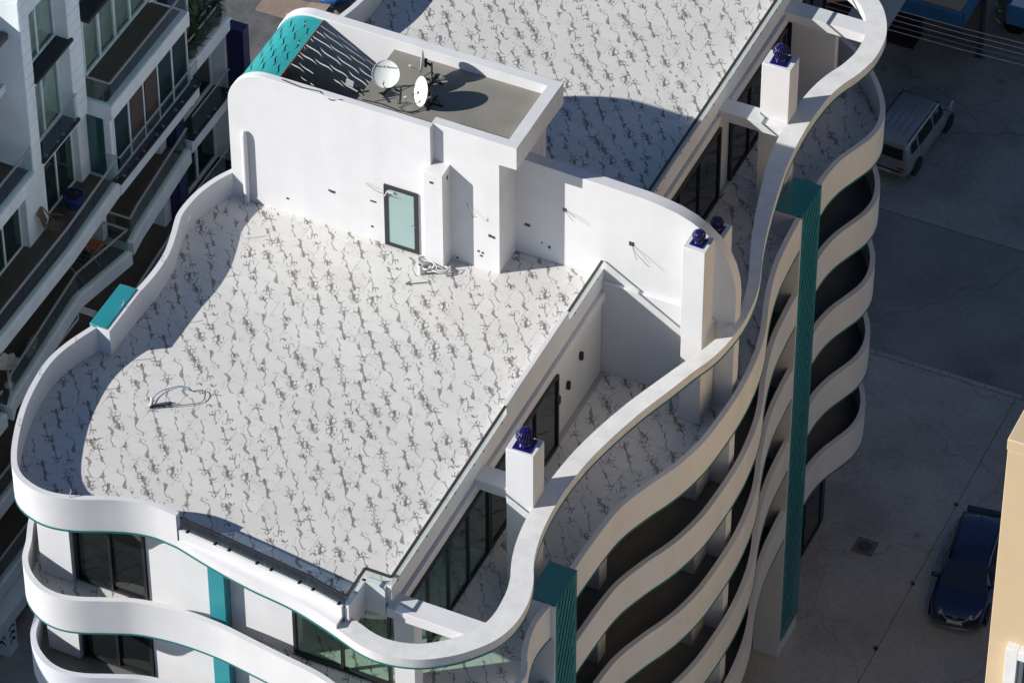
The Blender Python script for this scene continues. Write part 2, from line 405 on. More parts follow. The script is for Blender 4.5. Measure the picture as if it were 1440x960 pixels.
def perforated(W, H, slots, fn, extra_u=None):
    """sheet W x H with real openings; fn maps (u, v) to a point in space"""
    vs = [(0,0),(W,0),(W,H),(0,H)]; es = []
    if extra_u:
        bu = sorted(extra_u); bot = []; top = []
        for u in bu:
            for v, L in ((0,bot),(H,top)): L.append(len(vs)); vs.append((u, v))
        ch = [0]+bot+[1]; es += list(zip(ch, ch[1:])); es += [(1,2)]; ch = [2]+top[::-1]+[3]; es += list(zip(ch, ch[1:])); es += [(3,0)]
        for u in bu:
            k = int(H/.25)
            for i in range(1, k): vs.append((u, H*i/k+random.uniform(-.01,.01)))
    else: es = [(0,1),(1,2),(2,3),(3,0)]
    polys = []
    for sl_ in slots:
        o = len(vs); vs += sl_; n = len(sl_); es += [(o+i, o+(i+1) % n) for i in range(n)]
        xs = [p[0] for p in sl_]; ys = [p[1] for p in sl_]; polys.append((sl_, min(xs), max(xs), min(ys), max(ys)))
    ov, oe, of, *_ = geometry.delaunay_2d_cdt([Vector(v) for v in vs], es, [], 0, 1e-6)
    def inside(p, poly):
        c = False
        for i in range(len(poly)):
            (x0,y0),(x1,y1) = poly[i-1], poly[i]
            if (y0 > p[1]) != (y1 > p[1]) and p[0] < (x1-x0)*(p[1]-y0)/(y1-y0)+x0: c = not c
        return c
    mb = MB(); mb.v = [tuple(fn(v.x, v.y)) for v in ov]
    for f in of:
        c = ((ov[f[0]].x+ov[f[1]].x+ov[f[2]].x)/3, (ov[f[0]].y+ov[f[1]].y+ov[f[2]].y)/3)
        if not any(x0 <= c[0] <= x1 and y0 <= c[1] <= y1 and inside(c, pl) for pl, x0, x1, y0, y1 in polys): mb.f.append(tuple(f))
    return mb
def wave_slot(cu, cv, L, wid, ang, amp, n=7):
    """S shaped slot, pointed at both ends"""
    ca_, sa_ = math.cos(ang), math.sin(ang); a = []; b = []
    for i in range(n+1):
        t = i/n; s_ = (t-.5)*L; o = amp*math.sin((t-.5)*2*math.pi); hw = wid*.5*math.sin(math.pi*t)**.6 if 0 < t < 1 else 0
        for lst, sg in ((a, 1), (b, -1)): lst.append((cu+s_*ca_-(o+sg*hw)*sa_, cv+s_*sa_+(o+sg*hw)*ca_))
    return a + b[::-1][1:-1]

UX, UY, UZ = Vector((1,0,0)), Vector((0,1,0)), Vector((0,0,1))
def window(parent, P, u, n, w, h, ns, frame=None, pane=None, fr=.06, dep=.06, name='window', curtain=None, mull=None, thickm=None):
    """framed glazing in the wall plane through P; u runs along it, n points out. One frame (with mullions) and every pane its own mesh"""
    frame = frame or FRAME; pane = pane or DG; mull = mull or fr
    f = MB(); z = UZ
    f.obox(P,u,z,n, 0,w, 0,fr, 0,dep); f.obox(P,u,z,n, 0,w, h-fr,h, 0,dep)
    f.obox(P,u,z,n, 0,fr, fr,h-fr, 0,dep); f.obox(P,u,z,n, w-fr,w, fr,h-fr, 0,dep)
    cuts = [fr+(w-2*fr)*i/ns for i in range(ns+1)] if not thickm else thickm
    for c in cuts[1:-1]: f.obox(P,u,z,n, c-mull/2,c+mull/2, fr,h-fr, .003,dep-.003)
    o = part(name, f, frame, parent)
    for a, b in zip(cuts, cuts[1:]):
        q = MB().obox(P,u,z,n, a+(mull/2 if a != cuts[0] else 0)-.002, b-(mull/2 if b != cuts[-1] else 0)+.002, fr-.002,h-fr+.002, .018,.026)
        part('pane', q, pane, o)
    if curtain:
        c = MB(); k = int(w/.045); Pv = Vector(P)
        rows = []
        for i in range(k+1):
            a = fr+(w-2*fr)*i/k; d = -.10+.028*math.sin(i*1.35+.6*math.sin(i*.31))
            rows.append((Pv+Vector(u)*a+Vector(n)*d+z*.02, Pv+Vector(u)*a+Vector(n)*d+z*(h-.02)))
        vs = [p for r_ in rows for p in r_]; c.add(vs, [(2*i,2*i+2,2*i+3,2*i+1) for i in range(k)])
        part('curtain', c, curtain, o, smooth=True, angle=80)
    return o
def rail(parent, pts, z0, z1, paneM, topM, top=.05, th=.016, drop=.0, clampM=None, gap=.03, plen=1.4, inset=.0, label=None, clampz=None, cstep=None, toph=.035):
    """glass balustrade along a plan path: every pane, the top rail and its clamps are sub-parts"""
    t = MB()
    segs = list(zip(pts, pts[1:]))
    for (a, b) in segs:
        t.bar((a[0],a[1],z1+toph/2), (b[0],b[1],z1+toph/2), top, toph)
    o = part('glass_railing', t, topM, parent, label=label)
    for (a, b) in segs:
        A, B = Vector((a[0],a[1])), Vector((b[0],b[1])); L = (B-A).length; k = max(1, round(L/plen)); d = (B-A)/L
        for i in range(k):
            p = A+d*(L*i/k+gap/2); q = A+d*(L*(i+1)/k-gap/2)
            part('glass_pane', MB().bar((p.x,p.y,(z0+z1)/2), (q.x,q.y,(z0+z1)/2), th, z1-z0-.004), paneM, o)
            if clampM:
                nrm = Vector((d.y, -d.x))
                for f_ in (.16, .84):
                    c = p+(q-p)*f_; zz = clampz if clampz is not None else z0+.05
                    m = MB().lathe([(.030,-.05),(.036,-.03),(.036,.03),(.028,.045)], (c.x+nrm.x*.02, c.y+nrm.y*.02, zz), 8, (nrm.x, nrm.y, 0))
                    part('clamp', m, clampM, o, smooth=True)
    return o

# ================================================================== ground
GZ = -20.2
g = part('ground', MB().add([(-400,-300,GZ-.16),(400,-300,GZ-.16),(400,500,GZ-.16),(-400,500,GZ-.16)], [(0,1,2,3)]), EARTH, None); tag(g, kind='structure')
g = part('road', MB().box(-14,60,21.1,27.5,GZ-.14,GZ-.03), ASPH, None); tag(g, kind='structure')
g = part('parking_apron', MB().box(-14,60,27.52,80,GZ-.15,GZ), CONCP, None); tag(g, kind='structure')
kb = thing('kerb', (20,21.0,GZ), 'low worn concrete kerb between the yard paving and the dark road', 'kerb')
for i in range(16):
    x0 = 5.2+i*1.25
    part('kerb_stone', MB().box(x0+.01,x0+1.24,20.92,21.1,GZ-.14,GZ+.03+random.uniform(-.01,.01)), CONCG, kb, bevel=.02)
pv = bpy.data.objects.new('yard_paving', None); COL.objects.link(pv); tag(pv, kind='structure')
for (x0,x1,y0,y1) in [(-20,-4.99,-40,20.9),(-4.98,11.26,13.388,20.9),(-4.98,11.26,5.0,13.38),(-4.98,11.26,-40,4.99),
                      (11.28,19,13.09,20.9),(11.28,19,5.0,13.08),(11.28,19,-40,4.99),(19.01,60,-40,20.9)]:
    part('concrete_slab', MB().box(x0,x1,y0,y1,GZ-.15,GZ+random.uniform(-.004,.004)), CONCG, pv, bevel=.004)
mh = thing('manhole_cover', (9.35,12.8,GZ), 'square manhole cover set in the concrete yard', 'manhole cover')
local('frame', MB().box(-.34,.34,-.34,.34,-.02,.012), plain('cover_frame',(.16,.15,.13),.8,var=.2), mh, bevel=.01)
local('lid', MB().lathe([(.22,-.02),(.22,.022),(.19,.03)],(0,0,0),20), plain('cover_lid',(.075,.07,.065),.7,var=.3), mh)

# ================================================================== the white apartment building
B = thing('apartment_building', (1.0,0.0,GZ), 'white apartment building with wavy balcony bands and marble roof terraces', 'building')
FL = [-3.3-2.87*i for i in range(5)]                    # balcony floors, top storey first
TOPP, BOTP = .88, -.30                                  # parapet above / below its floor

# roof parapet on the left and the front, traced along its outer face
left_in = [(-4.5,-.55),(-4.78,-1.1),(-4.97,-1.75),(-5.03,-2.39),(-5.0,-2.84),(-4.85,-3.32),(-4.66,-4.0),(-4.58,-4.49),(-4.56,-5.17),(-4.60,-5.8)]
front_in = [(-4.98,-7.53),(-5.3,-8.45),(-5.42,-9.27),(-5.30,-10.4),(-5.04,-11.38),(-4.62,-12.4),(-4.24,-12.94),(-3.74,-13.2),(-3.2,-13.27),(-2.6,-13.14),(-1.84,-12.81),(-1.25,-12.6),(-.61,-12.5),(.08,-12.56)]
pl = smooth_path(left_in); po = offset(pl, -.15)
T0, T1 = -.30, .82
p1 = part('roof_parapet', MB().strip(po, pl, T0, T1), WHITE, B, smooth=True, angle=40)
p1['label'] = 'wavy white roof parapet along the left side'
part('parapet_block', MB().box(-5.12,-4.60,-7.55,-5.802,T0,T1), WHITE, B, bevel=.012)
fp_in = smooth_path(front_in); fp_out = offset(fp_in, -.15)
part('roof_parapet', MB().strip(fp_out, fp_in, T0, T1), WHITE, B, smooth=True, angle=40)
part('parapet_cover', MB().box(-5.22,-4.72,-7.50,-5.84,T1-.3,T1+.03), TEAL, B, bevel=.01)
# rear-left parapet behind the stair house
rl_in = smooth_path([(-4.6,16),(-4.62,14),(-4.58,10.5),(-4.57,8.6),(-4.62,7.2),(-4.9,5.9),(-5.0,5.0),(-4.95,4.0),(-4.7,3.0),(-4.55,2.3)][::1])
rl_out = offset(rl_in, -.15)
part('roof_parapet', MB().strip(rl_out, rl_in, T0, T1), WHITE, B, smooth=True, angle=40)
# front fascia right of the parapet: lower ledge, then a kerb that carries the glass
led_out = smooth_path([fp_out[-1],(1.15,-12.95),(2.29,-13.14),(3.48,-13.25),(4.36,-13.44),(4.95,-13.62)])
kerb_line = [(.10,-12.58),(1.2,-12.68),(2.35,-12.83),(3.4,-12.95),(4.25,-13.07),(4.98,-13.24)]
led_in = [(x, y+.5) for x, y in led_out]
led_bot = lambda x, y: -.30-.20*max(0, min(1, (x-.1)/4.2))
part('fascia', MB().strip(led_out, led_in, led_bot, -.06), WHITE, B, smooth=True, angle=40)
kl = smooth_path(kerb_line)
part('fascia_kerb', MB().strip(offset(kl,-.10), offset(kl,.10), -.07, .30), WHITE, B, smooth=True, angle=40)
# green trim under the bands
for path, zb in ((po,lambda x,y: T0),(fp_out,lambda x,y: T0),(led_out,led_bot)):
    part('trim', MB().strip(offset(path,-.018), offset(path,.05), lambda x,y,f_=zb: f_(x,y)-.045, lambda x,y,f_=zb: f_(x,y)+.012), TEALD, B, smooth=True, angle=50)

# roof slab
slab = [(-4.55,16)]+[(x-.03,y) for x, y in rl_in[1:]]+[(-4.5,1.0)]+[(x-.03,y) for x, y in pl]+[(-4.7,-5.9),(-4.7,-7.4)]+[(x,y) for x, y in fp_in]+[(x,y) for x, y in kl[1:]]+[(5.08,-13.2),(5.08,-12.24),(5.74,-12.24),(5.74,16)]
part('roof_slab', MB().prism(slab, -.32, -.014), GROUT, B)
front_poly = [p for p in slab if p[1] < -.3]
front_poly = [(-4.5,-.48)]+[(x-.03,y) for x, y in pl]+[(-4.66,-5.85),(-4.66,-7.5)]+[(x-.02,y+.03) for x, y in fp_in]+[(x,y) for x, y in kl[1:]]+[(5.02,-13.15),(5.02,-12.2),(5.64,-12.2),(5.64,.48),(3.2,.48),(3.2,-.48)]
rear_poly = [(-4.6,16),]+[(x-.03,y) for x, y in rl_in[1:]]+[(3.7,2.2),(3.7,.87),(5.64,.87),(5.64,16)]
tr = part('roof_terrace', MB().box(-4,5,-12,-1,-.0145,-.0135), GROUT, B, label='front marble tiled roof terrace')
lay_tiles(front_poly, tr, 0.0, 1.2, .6, -4.55, -13.5, MARB, stag=.5)
tr2 = part('rear_roof_terrace', MB().box(-4,5,2.6,19,-.0145,-.0135), GROUT, B, label='rear marble tiled roof terrace beyond the stair house')
lay_tiles(rear_poly, tr2, 0.0, 1.2, .6, -4.55, 2.3, MARB, stag=.5)

# ---- slab edge over the right facade
FX = 5.80
def edge_run(y0, y1):
    part('roof_edge', MB().box(FX-.14,FX,y0,y1,-.30,.34), WHITE, B, bevel=.008)
    part('edge_groove', MB().box(FX-.2,FX-.05,y0,y1,-.36,-.295), plain('groove_grey',(.34,.34,.36),.7,var=.05), B)
    part('roof_edge', MB().box(FX-.3,FX+.10,y0,y1,-.66,-.355), WHITE, B, bevel=.008)
edge_run(-12.25,.5); edge_run(.86,16)
part('roof_upstand', MB().box(FX-.14,FX,-5.56,-1.72,.335,.66), WHITE, B, bevel=.012)
part('roof_edge', MB().box(5.0,FX-.142,-12.34,-12.11,-.66,.34), WHITE, B, bevel=.008)
part('roof_edge', MB().box(5.0,5.12,-13.26,-12.252,-.66,.34), WHITE, B, bevel=.008)
# glass balustrades
rail(B, [(5.78,-5.58),(5.78,-12.2),(5.06,-12.2),(5.06,-13.22)], .20, .64, RAILG, GREYRAIL, top=.075, th=.02, clampM=CLAMPM, clampz=.30, plen=1.65)
rail(B, [(5.78,.44),(5.78,-1.70)], .20, .64, RAILG, GREYRAIL, top=.075, th=.02, clampM=CLAMPM, clampz=.30, plen=2.1)
rail(B, [(5.78,15.9),(5.78,.9)], .20, .64, RAILG, GREYRAIL, top=.075, th=.02, clampM=CLAMPM, clampz=.30, plen=1.65)
rail(B, [(x,y) for x, y in [(.12,-12.60),(1.35,-12.72),(2.6,-12.88),(3.85,-13.03),(5.04,-13.27)]], .26, .68, SLATEG, FRAME, top=.04, th=.02, clampM=BLACK, clampz=.30, plen=1.3)


# ---- pergola band on the outside of the right terraces
bo = smooth_path([(4.9,-13.60),(5.25,-13.72),(5.7,-13.86),(6.2,-13.92),(6.75,-13.85),(7.25,-13.68),(7.72,-13.38),(8.15,-13.0),(8.6,-12.4),(8.82,-11.8),(8.87,-11.15),(8.8,-10.6),(8.63,-10.05),(8.42,-9.6),(8.24,-9.0),(8.12,-8.3),(8.06,-7.5),(8.07,-6.65),(8.18,-5.6),(8.42,-4.45),(8.7,-3.4),(9.0,-2.5),(9.3,-1.55),(9.5,-1.0),(9.66,-.3),(9.74,.6),(9.7,1.35),(9.58,2.05),(9.41,2.65),(9.12,3.52),(8.83,4.64),(8.55,6.0),(8.37,7.1),(8.28,8.38),(8.29,9.35),(8.36,10.1),(8.5,10.7),(8.72,11.3),(8.88,12.1),(8.84,12.95),(8.68,13.5),(8.43,14.0),(8.1,14.44),(7.6,14.85),(7.0,15.2),(6.4,15.4),(5.85,15.5)], .15)
wt = [(-14,.52),(-12.5,.58),(-11,.64),(-9.6,.56),(-7,.5),(-4.5,.5),(-2.5,.47),(-.6,.38),(.6,.26),(2,.30),(3.5,.35),(5,.44),(7,.55),(9,.6),(12,.58),(20,.58)]
def width_at(x, y): return lerp_table(wt, y)
bi = offset(bo, width_at)
part('pergola_band', MB().strip(bo, bi, -.50, -.2), CAPM, B, smooth=True, angle=40)
part('trim', MB().strip(offset(bo,-.012), offset(bo,.04), -.542, -.49), TEALD, B, smooth=True, angle=50)
for (y0, y1, x1) in [(-7.51,-6.93,7.75),(-12.46,-11.88,8.35),(8.22,8.80,7.8),(12.92,13.5,8.4)]:
    part('pergola_beam', MB().box(5.74,x1,y0,y1,-.522,-.203), WHITE, B, bevel=.01)

# ---- parapet bands of the five balcony storeys (same plan on each)
segA = smooth_path([(-4.9,-1.5),(-4.9,-4.5),(-5.0,-7.0),(-5.3,-9.2),(-5.2,-10.8),(-4.95,-11.7),(-4.66,-12.35),(-4.45,-12.93),(-4.08,-13.38),(-3.55,-13.70),(-3.0,-13.79),(-2.45,-13.68),(-1.78,-13.4),(-1.1,-13.13),(-.4,-13.0),(.35,-12.95),(1.23,-12.98),(1.94,-13.08),(3.03,-13.25),(4.28,-13.44),(5.3,-13.80),(6.2,-13.98),(7.2,-13.80),(8.1,-13.15),(8.75,-12.2),(8.96,-11.25),(8.68,-10.53),(8.5,-9.89),(8.46,-9.31),(8.54,-8.76)])
segB = smooth_path([(8.56,-7.41),(8.57,-6.77),(8.70,-5.06),(9.04,-3.92),(9.36,-3.14),(9.58,-2.45),(9.75,-1.6),(9.83,-.6),(9.86,.3),(9.82,1.2),(9.69,2.2),(9.5,3.0),(9.22,3.85),(8.98,4.75),(8.82,5.63),(8.74,6.55),(8.70,7.39)])
segC = smooth_path([(8.68,8.86),(8.69,9.48),(8.80,10.14),(9.02,10.78),(9.21,11.35),(9.26,11.91),(9.18,12.4),(8.99,12.9),(8.62,13.5),(8.25,13.97),(7.8,14.45),(7.2,14.9),(6.6,15.2),(5.9,15.4)])
for k, f in enumerate(FL):
    for sg_ in (segA, segB, segC):
        o = part('balcony_parapet', MB().strip(sg_, offset(sg_,.15), f+BOTP, f+TOPP), WHITE if k < 1 else WHITE2, B, smooth=True, angle=40)
        part('trim', MB().strip(offset(sg_,-.015), offset(sg_,.05), f+BOTP-.04, f+BOTP+.012), TEALD, o, smooth=True, angle=50)
    plate = [(-4.8,16),(-4.8,-1.5)]+offset(segA,.10)+[(7.9,-8.7),(7.9,-7.5)]+offset(segB,.10)+[(7.9,7.5),(7.9,8.8)]+offset(segC,.10)+[(5.9,16)]
    zt = f-.02 if k == 0 else f
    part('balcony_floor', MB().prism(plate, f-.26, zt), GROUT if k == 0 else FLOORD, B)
# marble on the top balcony
bal_poly = [(5.95,-12.0),(5.3,-13.2)]+[p for p in offset(segA,.16) if p[0] > 5.3]+[(7.85,-8.76),(7.85,-7.41)]+offset(segB,.16)+[(7.87,7.39),(7.87,8.86)]+[p for p in offset(segC,.16)]+[(5.95,15.2)]
bt = part('balcony_terrace', MB().box(6.2,7.5,-11,19,FL[0]-.0205,FL[0]-.0195), GROUT, B)
lay_tiles(bal_poly, bt, FL[0], 1.2, 1.2, 5.5, -13.6, MARB, stag=.5)
room = part('room_floor', MB().box(.7,5.3,-11.6,-7,FL[0]-.0205,FL[0]-.0195), GROUT, B)
lay_tiles([(.61,-12.1),(5.94,-12.1),(5.94,-6.95),(.61,-6.95)], room, FL[0]+.001, 1.2, 1.2, 5.5, -13.6, MARB)
bal2 = [(-4.6,-10.8)]+[p for p in offset(segA,.16) if p[1] < -10.8 and p[0] < 5.2]+[(5.2,-12.2),(-4.2,-12.2)]
bt2 = part('front_balcony_terrace', MB().box(-4,4,-12.5,-12.3,FL[0]-.0205,FL[0]-.0195), GROUT, B)
lay_tiles(bal2, bt2, FL[0], 1.2, .6, -4.8, -14, MARB, stag=.5)

# ---- solid core: walls and windows per storey
levels = [(-.321, FL[0])]+[(FL[i]-.26, FL[i+1]) for i in range(4)]+[(FL[4]-.26, GZ)]
FY = -12.2
for k, (zt, zb) in enumerate(levels):
    h = zt-zb
    if k == 0:                                           # a glazed room fills the front right corner
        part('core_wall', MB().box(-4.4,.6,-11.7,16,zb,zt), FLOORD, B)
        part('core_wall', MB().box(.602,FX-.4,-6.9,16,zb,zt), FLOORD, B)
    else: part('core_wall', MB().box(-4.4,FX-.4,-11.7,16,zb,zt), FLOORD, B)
    part('side_wall', MB().box(-4.75,-4.45,-11.5,16,zb,zt), WHITE2, B)
    if k == 5: break
    # front: blade wall, window, panel, teal strip, panel, wide window
    part('blade_wall', MB().box(-4.22,-3.28,-12.45,-12.15,zb,zt), WHITE, B, bevel=.01)
    window(B, (-3.24,FY-.02,zb+.02), UX, -UY, 2.06, h-.05, 2, fr=.07, dep=.10)
    part('front_wall', MB().box(-1.16,.78,FY-.05,-11.72,zb,zt), WHITE, B)
    part('teal_strip', MB().box(.76,1.22,FY-.34,FY-.06,zb+.03,zt-.02), TEAL, B, bevel=.01)
    part('front_wall', MB().box(1.22,2.96,FY-.05,-11.72,zb,zt), WHITE, B)
    window(B, (3.0,FY-.02,zb+.02), UX, -UY, 2.75, h-.05, 2, fr=.08, dep=.10, pane=ROOMG if k == 0 else DG)
    part('corner_column', MB().box(5.86,6.42,-12.32,-11.88,zb,zt if k else -.523), WHITE, B, bevel=.01)
part('unseen_shade_wall', MB().box(-4.6,-3.2,16.01,34.6,GZ,-.3), WHITE2, B)  # added out of view, only to keep the van and parking in shade
# top storey, right facade
zb, zt = FL[0], -.66
part('side_wall', MB().box(FX-.3,FX,-2.62,.5,zb,zt), WHITE, B)
window(B, (FX+.10,-6.9,zb+.02), UY, UX, 4.2, zt-zb-.02, 3, fr=.07, dep=.08)
window(B, (FX+.10,-11.8,zb+.02), UY, UX, 4.85, zt-zb-.02, 4, fr=.07, dep=.08, pane=ROOMG)
part('side_wall', MB().box(FX-.3,FX+.06,-7.0,-6.88,zb,zt), FRAME, B)
window(B, (FX+.10,.9,zb+.02), UY, UX, 7.2, zt-zb-.02, 5, fr=.07, dep=.08)
part('side_wall', MB().box(FX-.3,FX+.06,8.1,8.9,zb,zt), WHITE, B)
window(B, (FX+.10,8.9,zb+.02), UY, UX, 3.9, zt-zb-.02, 3, fr=.07, dep=.08)
part('divider_wall', MB().box(FX+.12,7.25,13.3,13.55,zb,-.53), WHITE2, B)
window(B, (FX+.10,13.7,zb+.02), UY, UX, 2.2, zt-zb-.02, 2, fr=.07, dep=.08)
for k in range(1, 5):
    zt_, zb_ = levels[k]
    window(B, (FX,-11.6,zb_+.02), UY, UX, 9.0, zt_-zb_-.03, 6, fr=.07)
    part('side_wall', MB().box(FX-.3,FX,-2.6,.5,zb_,zt_), WHITE2, B)
    window(B, (FX,.9,zb_+.02), UY, UX, 15.0, zt_-zb_-.03, 9, fr=.07)
# shop front on the ground storey
zt_, zb_ = levels[5]
window(B, (7.55,-12,zb_+.02), UY, UX, 19.2, zt_-zb_-.03, 9, fr=.08)
window(B, (7.70,8.9,zb_+.02), UY, UX, 4.2, zt_-zb_-.03, 3, fr=.08)
part('shop_wall', MB().box(5.4,7.5,-12,13.3,zb_,zt_), FLOORD, B)
part('shop_wall', MB().box(7.5,7.74,13.1,13.35,zb_,zt_), FRAME, B)
# columns under the chimneys, all the way down
cols = [(6.83,7.60,-7.83,-7.18),(6.9,7.76,8.45,9.1),(8.41,9.03,-.42,.47)]
for (x0,x1,y0,y1) in cols:
    for (zt_, zb_) in levels[:5]:
        part('column', MB().box(x0+.01,x1-.01,y0+.01,y1-.01,zb_,zt_ if zt_ < -1 else -.206), WHITE, B, bevel=.012)
for (zt_, zb_) in levels[1:5]:
    part('column', MB().box(7.55,8.0,-4.55,-4.05,zb_,zt_), WHITE2, B, bevel=.012)
    part('party_wall', MB().box(FX,9.56,.48,.84,zb_,zt_), WHITE2, B)

# ---- teal perforated fins on the right facade
def fin(y0, y1, x0, x1, ztop, zbot):
    part('fin_core', MB().box(x0,x1-.17,y0+.03,y1-.03,zbot-.1,ztop-.01), WHITE2, B)
    W, H = y1-y0, ztop-zbot; slots = []
    nrow = int(H/.33)
    for r_ in range(nrow):
        for c in range(5):
            u = (c+.5+(.5 if r_ % 2 else 0))*W/5.4; v = .18+r_*.33+random.uniform(-.03,.03)
            if .14 < u < W-.14 and v < H-.16: slots.append(wave_slot(u, v, .47*random.uniform(.85,1.1), .085, R(54), .034))
    p = perforated(W, H, slots, lambda u, v: (x1, y0+u, zbot+v))
    o = part('perforated_panel', p, FINP, B)
    s = o.modifiers.new('thickness', 'SOLIDIFY'); s.thickness = .012; s.offset = 0
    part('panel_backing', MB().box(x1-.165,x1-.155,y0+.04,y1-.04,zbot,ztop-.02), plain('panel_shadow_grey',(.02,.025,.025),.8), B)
    part('fin_edge', MB().box(x0,x1+.02,y0-.045,y0,zbot-.15,ztop-.03), WHITE, B, bevel=.006)
    part('fin_cap', MB().box(x0,x1+.015,y0+.002,y1,ztop-.006,ztop+.02), FINP, B)
    part('fin_base', MB().box(x0,x1-.03,y0,y1,GZ,zbot-.101), WHITE2, B)
fin(7.40,8.84,7.88,8.71,-2.40,-19.6)
fin(-8.76,-7.42,7.86,8.63,-2.40,-19.6)

# ---- wall that ends the front terrace, rounded towards the street
prof = [(3.0,FL[0]),(9.56,FL[0]),(9.58,.7),(9.54,1.15),(9.42,1.62),(9.24,2.02),(8.98,2.38),(8.64,2.68),(8.26,2.90),(7.85,3.05),(7.4,3.14),(6.9,3.20),(3.0,3.32)]
part('party_wall', MB().prism_y(prof, .50, .85), WHITE, B, bevel=.012)

part('wall_ledge', MB().box(FX+.003,8.40,.39,.499,FL[0],-.05), WHITE, B, bevel=.01)
# ---- stair house
YF = -.70
arc = [(-3.4+1.2*math.cos(R(a)), 3.35+1.2*math.sin(R(a))) for a in range(180, 89, -9)]
f_left = [(-4.6,-.02)]+arc+[(1.36,4.56),(1.36,-.02)]
part('stair_house_wall', MB().prism_y(f_left, YF, YF+.22), WHITE, B, bevel=.01)
f_right = [(1.30,-.02),(1.30,4.555),(3.74,4.555),(3.74,3.82),(3.24,3.82),(3.24,-.02)]
part('stair_house_wall', MB().prism_y(f_right, -.50, -.22), WHITE, B, bevel=.01)
rear = [(-4.6,-.02)]+arc+[(3.74,4.55),(3.74,3.82),(3.24,3.82),(3.24,-.02)]
part('stair_house_wall', MB().prism_y(rear, 2.12, 2.42), WHITE, B, bevel=.01)
part('stair_house_wall', MB().box(2.96,3.235,-.22,2.12,-.02,3.83), WHITE, B)
part('roof_kerb', MB().box(3.40,3.736,-.22,2.12,3.824,4.552), WHITE, B, bevel=.01)
part('stair_house_roof', MB().box(-1.05,3.41,-.25,2.14,3.98,4.22), CONC, B)
part('stair_house_roof', MB().box(3.2,3.41,-.22,2.12,3.825,3.981), WHITE, B)
part('roof_gutter', MB().box(-1.0,3.39,-.23,-.15,4.221,4.235), BLACK, B)
part('stair_floor', MB().box(-4.45,2.97,-.48,2.14,1.55,1.75), FLOORD, B)
for i in range(9):
    part('stair_step', MB().box(-4.4+i*.28,-4.12+i*.28,.2,1.5,1.75,1.75+.17*(9-i)), FLOORD, B)
# teal perforated shell that closes the rounded end
L1, L2, L3 = 2.55, 1.15*math.pi/2, .28
def shell(u, v):
    y = -.47+v
    if u < L1: return (-4.55, y, .80+u)
    if u < L1+L2:
        a = math.pi-(u-L1)/1.15; return (-3.4+1.15*math.cos(a), y, 3.35+1.15*math.sin(a))
    return (-3.4+(u-L1-L2), y, 4.50)
Wd = 2.58; slots = []
for r_ in range(21):
    for c in range(5):
        v = .30+c*.56+(.26 if r_ % 2 else 0); u = .2+r_*.212
        if v < Wd-.22 and u < L1+L2+L3-.08: slots.append(wave_slot(u+random.uniform(-.02,.02), v, .44*random.uniform(.9,1.12), .044, R(90+random.uniform(-6,6)), .040))
sh = perforated(L1+L2+L3, Wd, slots, shell, extra_u=[L1+L2*i/22 for i in range(23)])
o = part('perforated_shell', sh, plain('teal_shell_paint', (.035,.36,.37), .38, var=.08, scale=2.0), B)
s = o.modifiers.new('thickness', 'SOLIDIFY'); s.thickness = .01; s.offset = 0
part('shell_edge', MB().bar((-3.12,-.47,4.498),(-3.12,2.11,4.498),.03,.03), plain('red_primer',(.20,.035,.025),.7), B)
# door, its handle and the small fittings on the wall
dw = window(B, (-.02,YF,.02), UX, -UY, .99, 2.12, 1, fr=.11, dep=.05, name='terrace_door', pane=FROST)
part('handle', MB().bar((.80,YF-.08,1.02),(.94,YF-.08,1.02),.02).bar((.92,YF-.09,1.02),(.92,YF-.04,1.02),.02), STEEL, dw)
part('door_closer', MB().obox((.08,YF-.09,1.93),UX,UZ,UY,0,.2,0,.05,0,.05).bar((.1,YF-.1,1.95),(.02,YF-.08,1.78),.03), plain('foil_wrap',(.6,.6,.6),.4), dw)
part('stair_column', MB().add([(1.26,-.97,-.02),(1.82,-.97,-.02),(1.82,-.45,-.02),(1.26,-.45,-.02),(1.26,-.97,3.26),(1.82,-.97,3.26),(1.82,-.45,3.32),(1.26,-.45,3.32)],
     [(0,3,2,1),(4,5,6,7),(0,1,5,4),(1,2,6,5),(2,3,7,6),(3,0,4,7)]), WHITE, B, bevel=.012)
part('downpipe', MB().lathe([(.068,0),(.068,.0)]+[(.068,.34),(.085,.36),(.085,2.36),(.06,2.5),(.02,2.55)], (-4.12,YF-.09,.0), 14), WHITE, B, smooth=True)
BX = plain('socket_grey', (.05,.05,.052), .6)
for (x, z, w_, h_, Y) in [(-2.93,.52,.07,.06,YF),(-1.66,1.29,.05,.06,YF),(-1.56,1.27,.14,.08,YF),(-.36,1.38,.17,.05,YF),(-.41,.47,.06,.06,YF),(2.96,1.25,.09,.09,-.5),(3.06,1.23,.08,.08,-.5),(2.62,.58,.06,.06,-.5),(2.74,.56,.06,.06,-.5),(2.70,.44,.08,.05,-.5),
                          (3.58,1.05,.16,.09,.5),(4.22,.50,.07,.09,.5),(4.0,.58,.04,.04,.5),(4.66,1.99,.1,.12,.5),(6.58,1.52,.14,.14,.5),(1.50,2.95,.1,.07,-.97),(2.0,.10,.06,.05,-.5)]:
    part('junction_box', MB().box(x-w_/2,x+w_/2,Y-.012,Y+.03,z-h_/2,z+h_/2), BX, B)
part('junction_box', MB().box(1.80,1.828,-.72,-.64,2.95,3.08), BX, B)
CAB = plain('loose_wire_grey', (.11,.115,.12), .5)
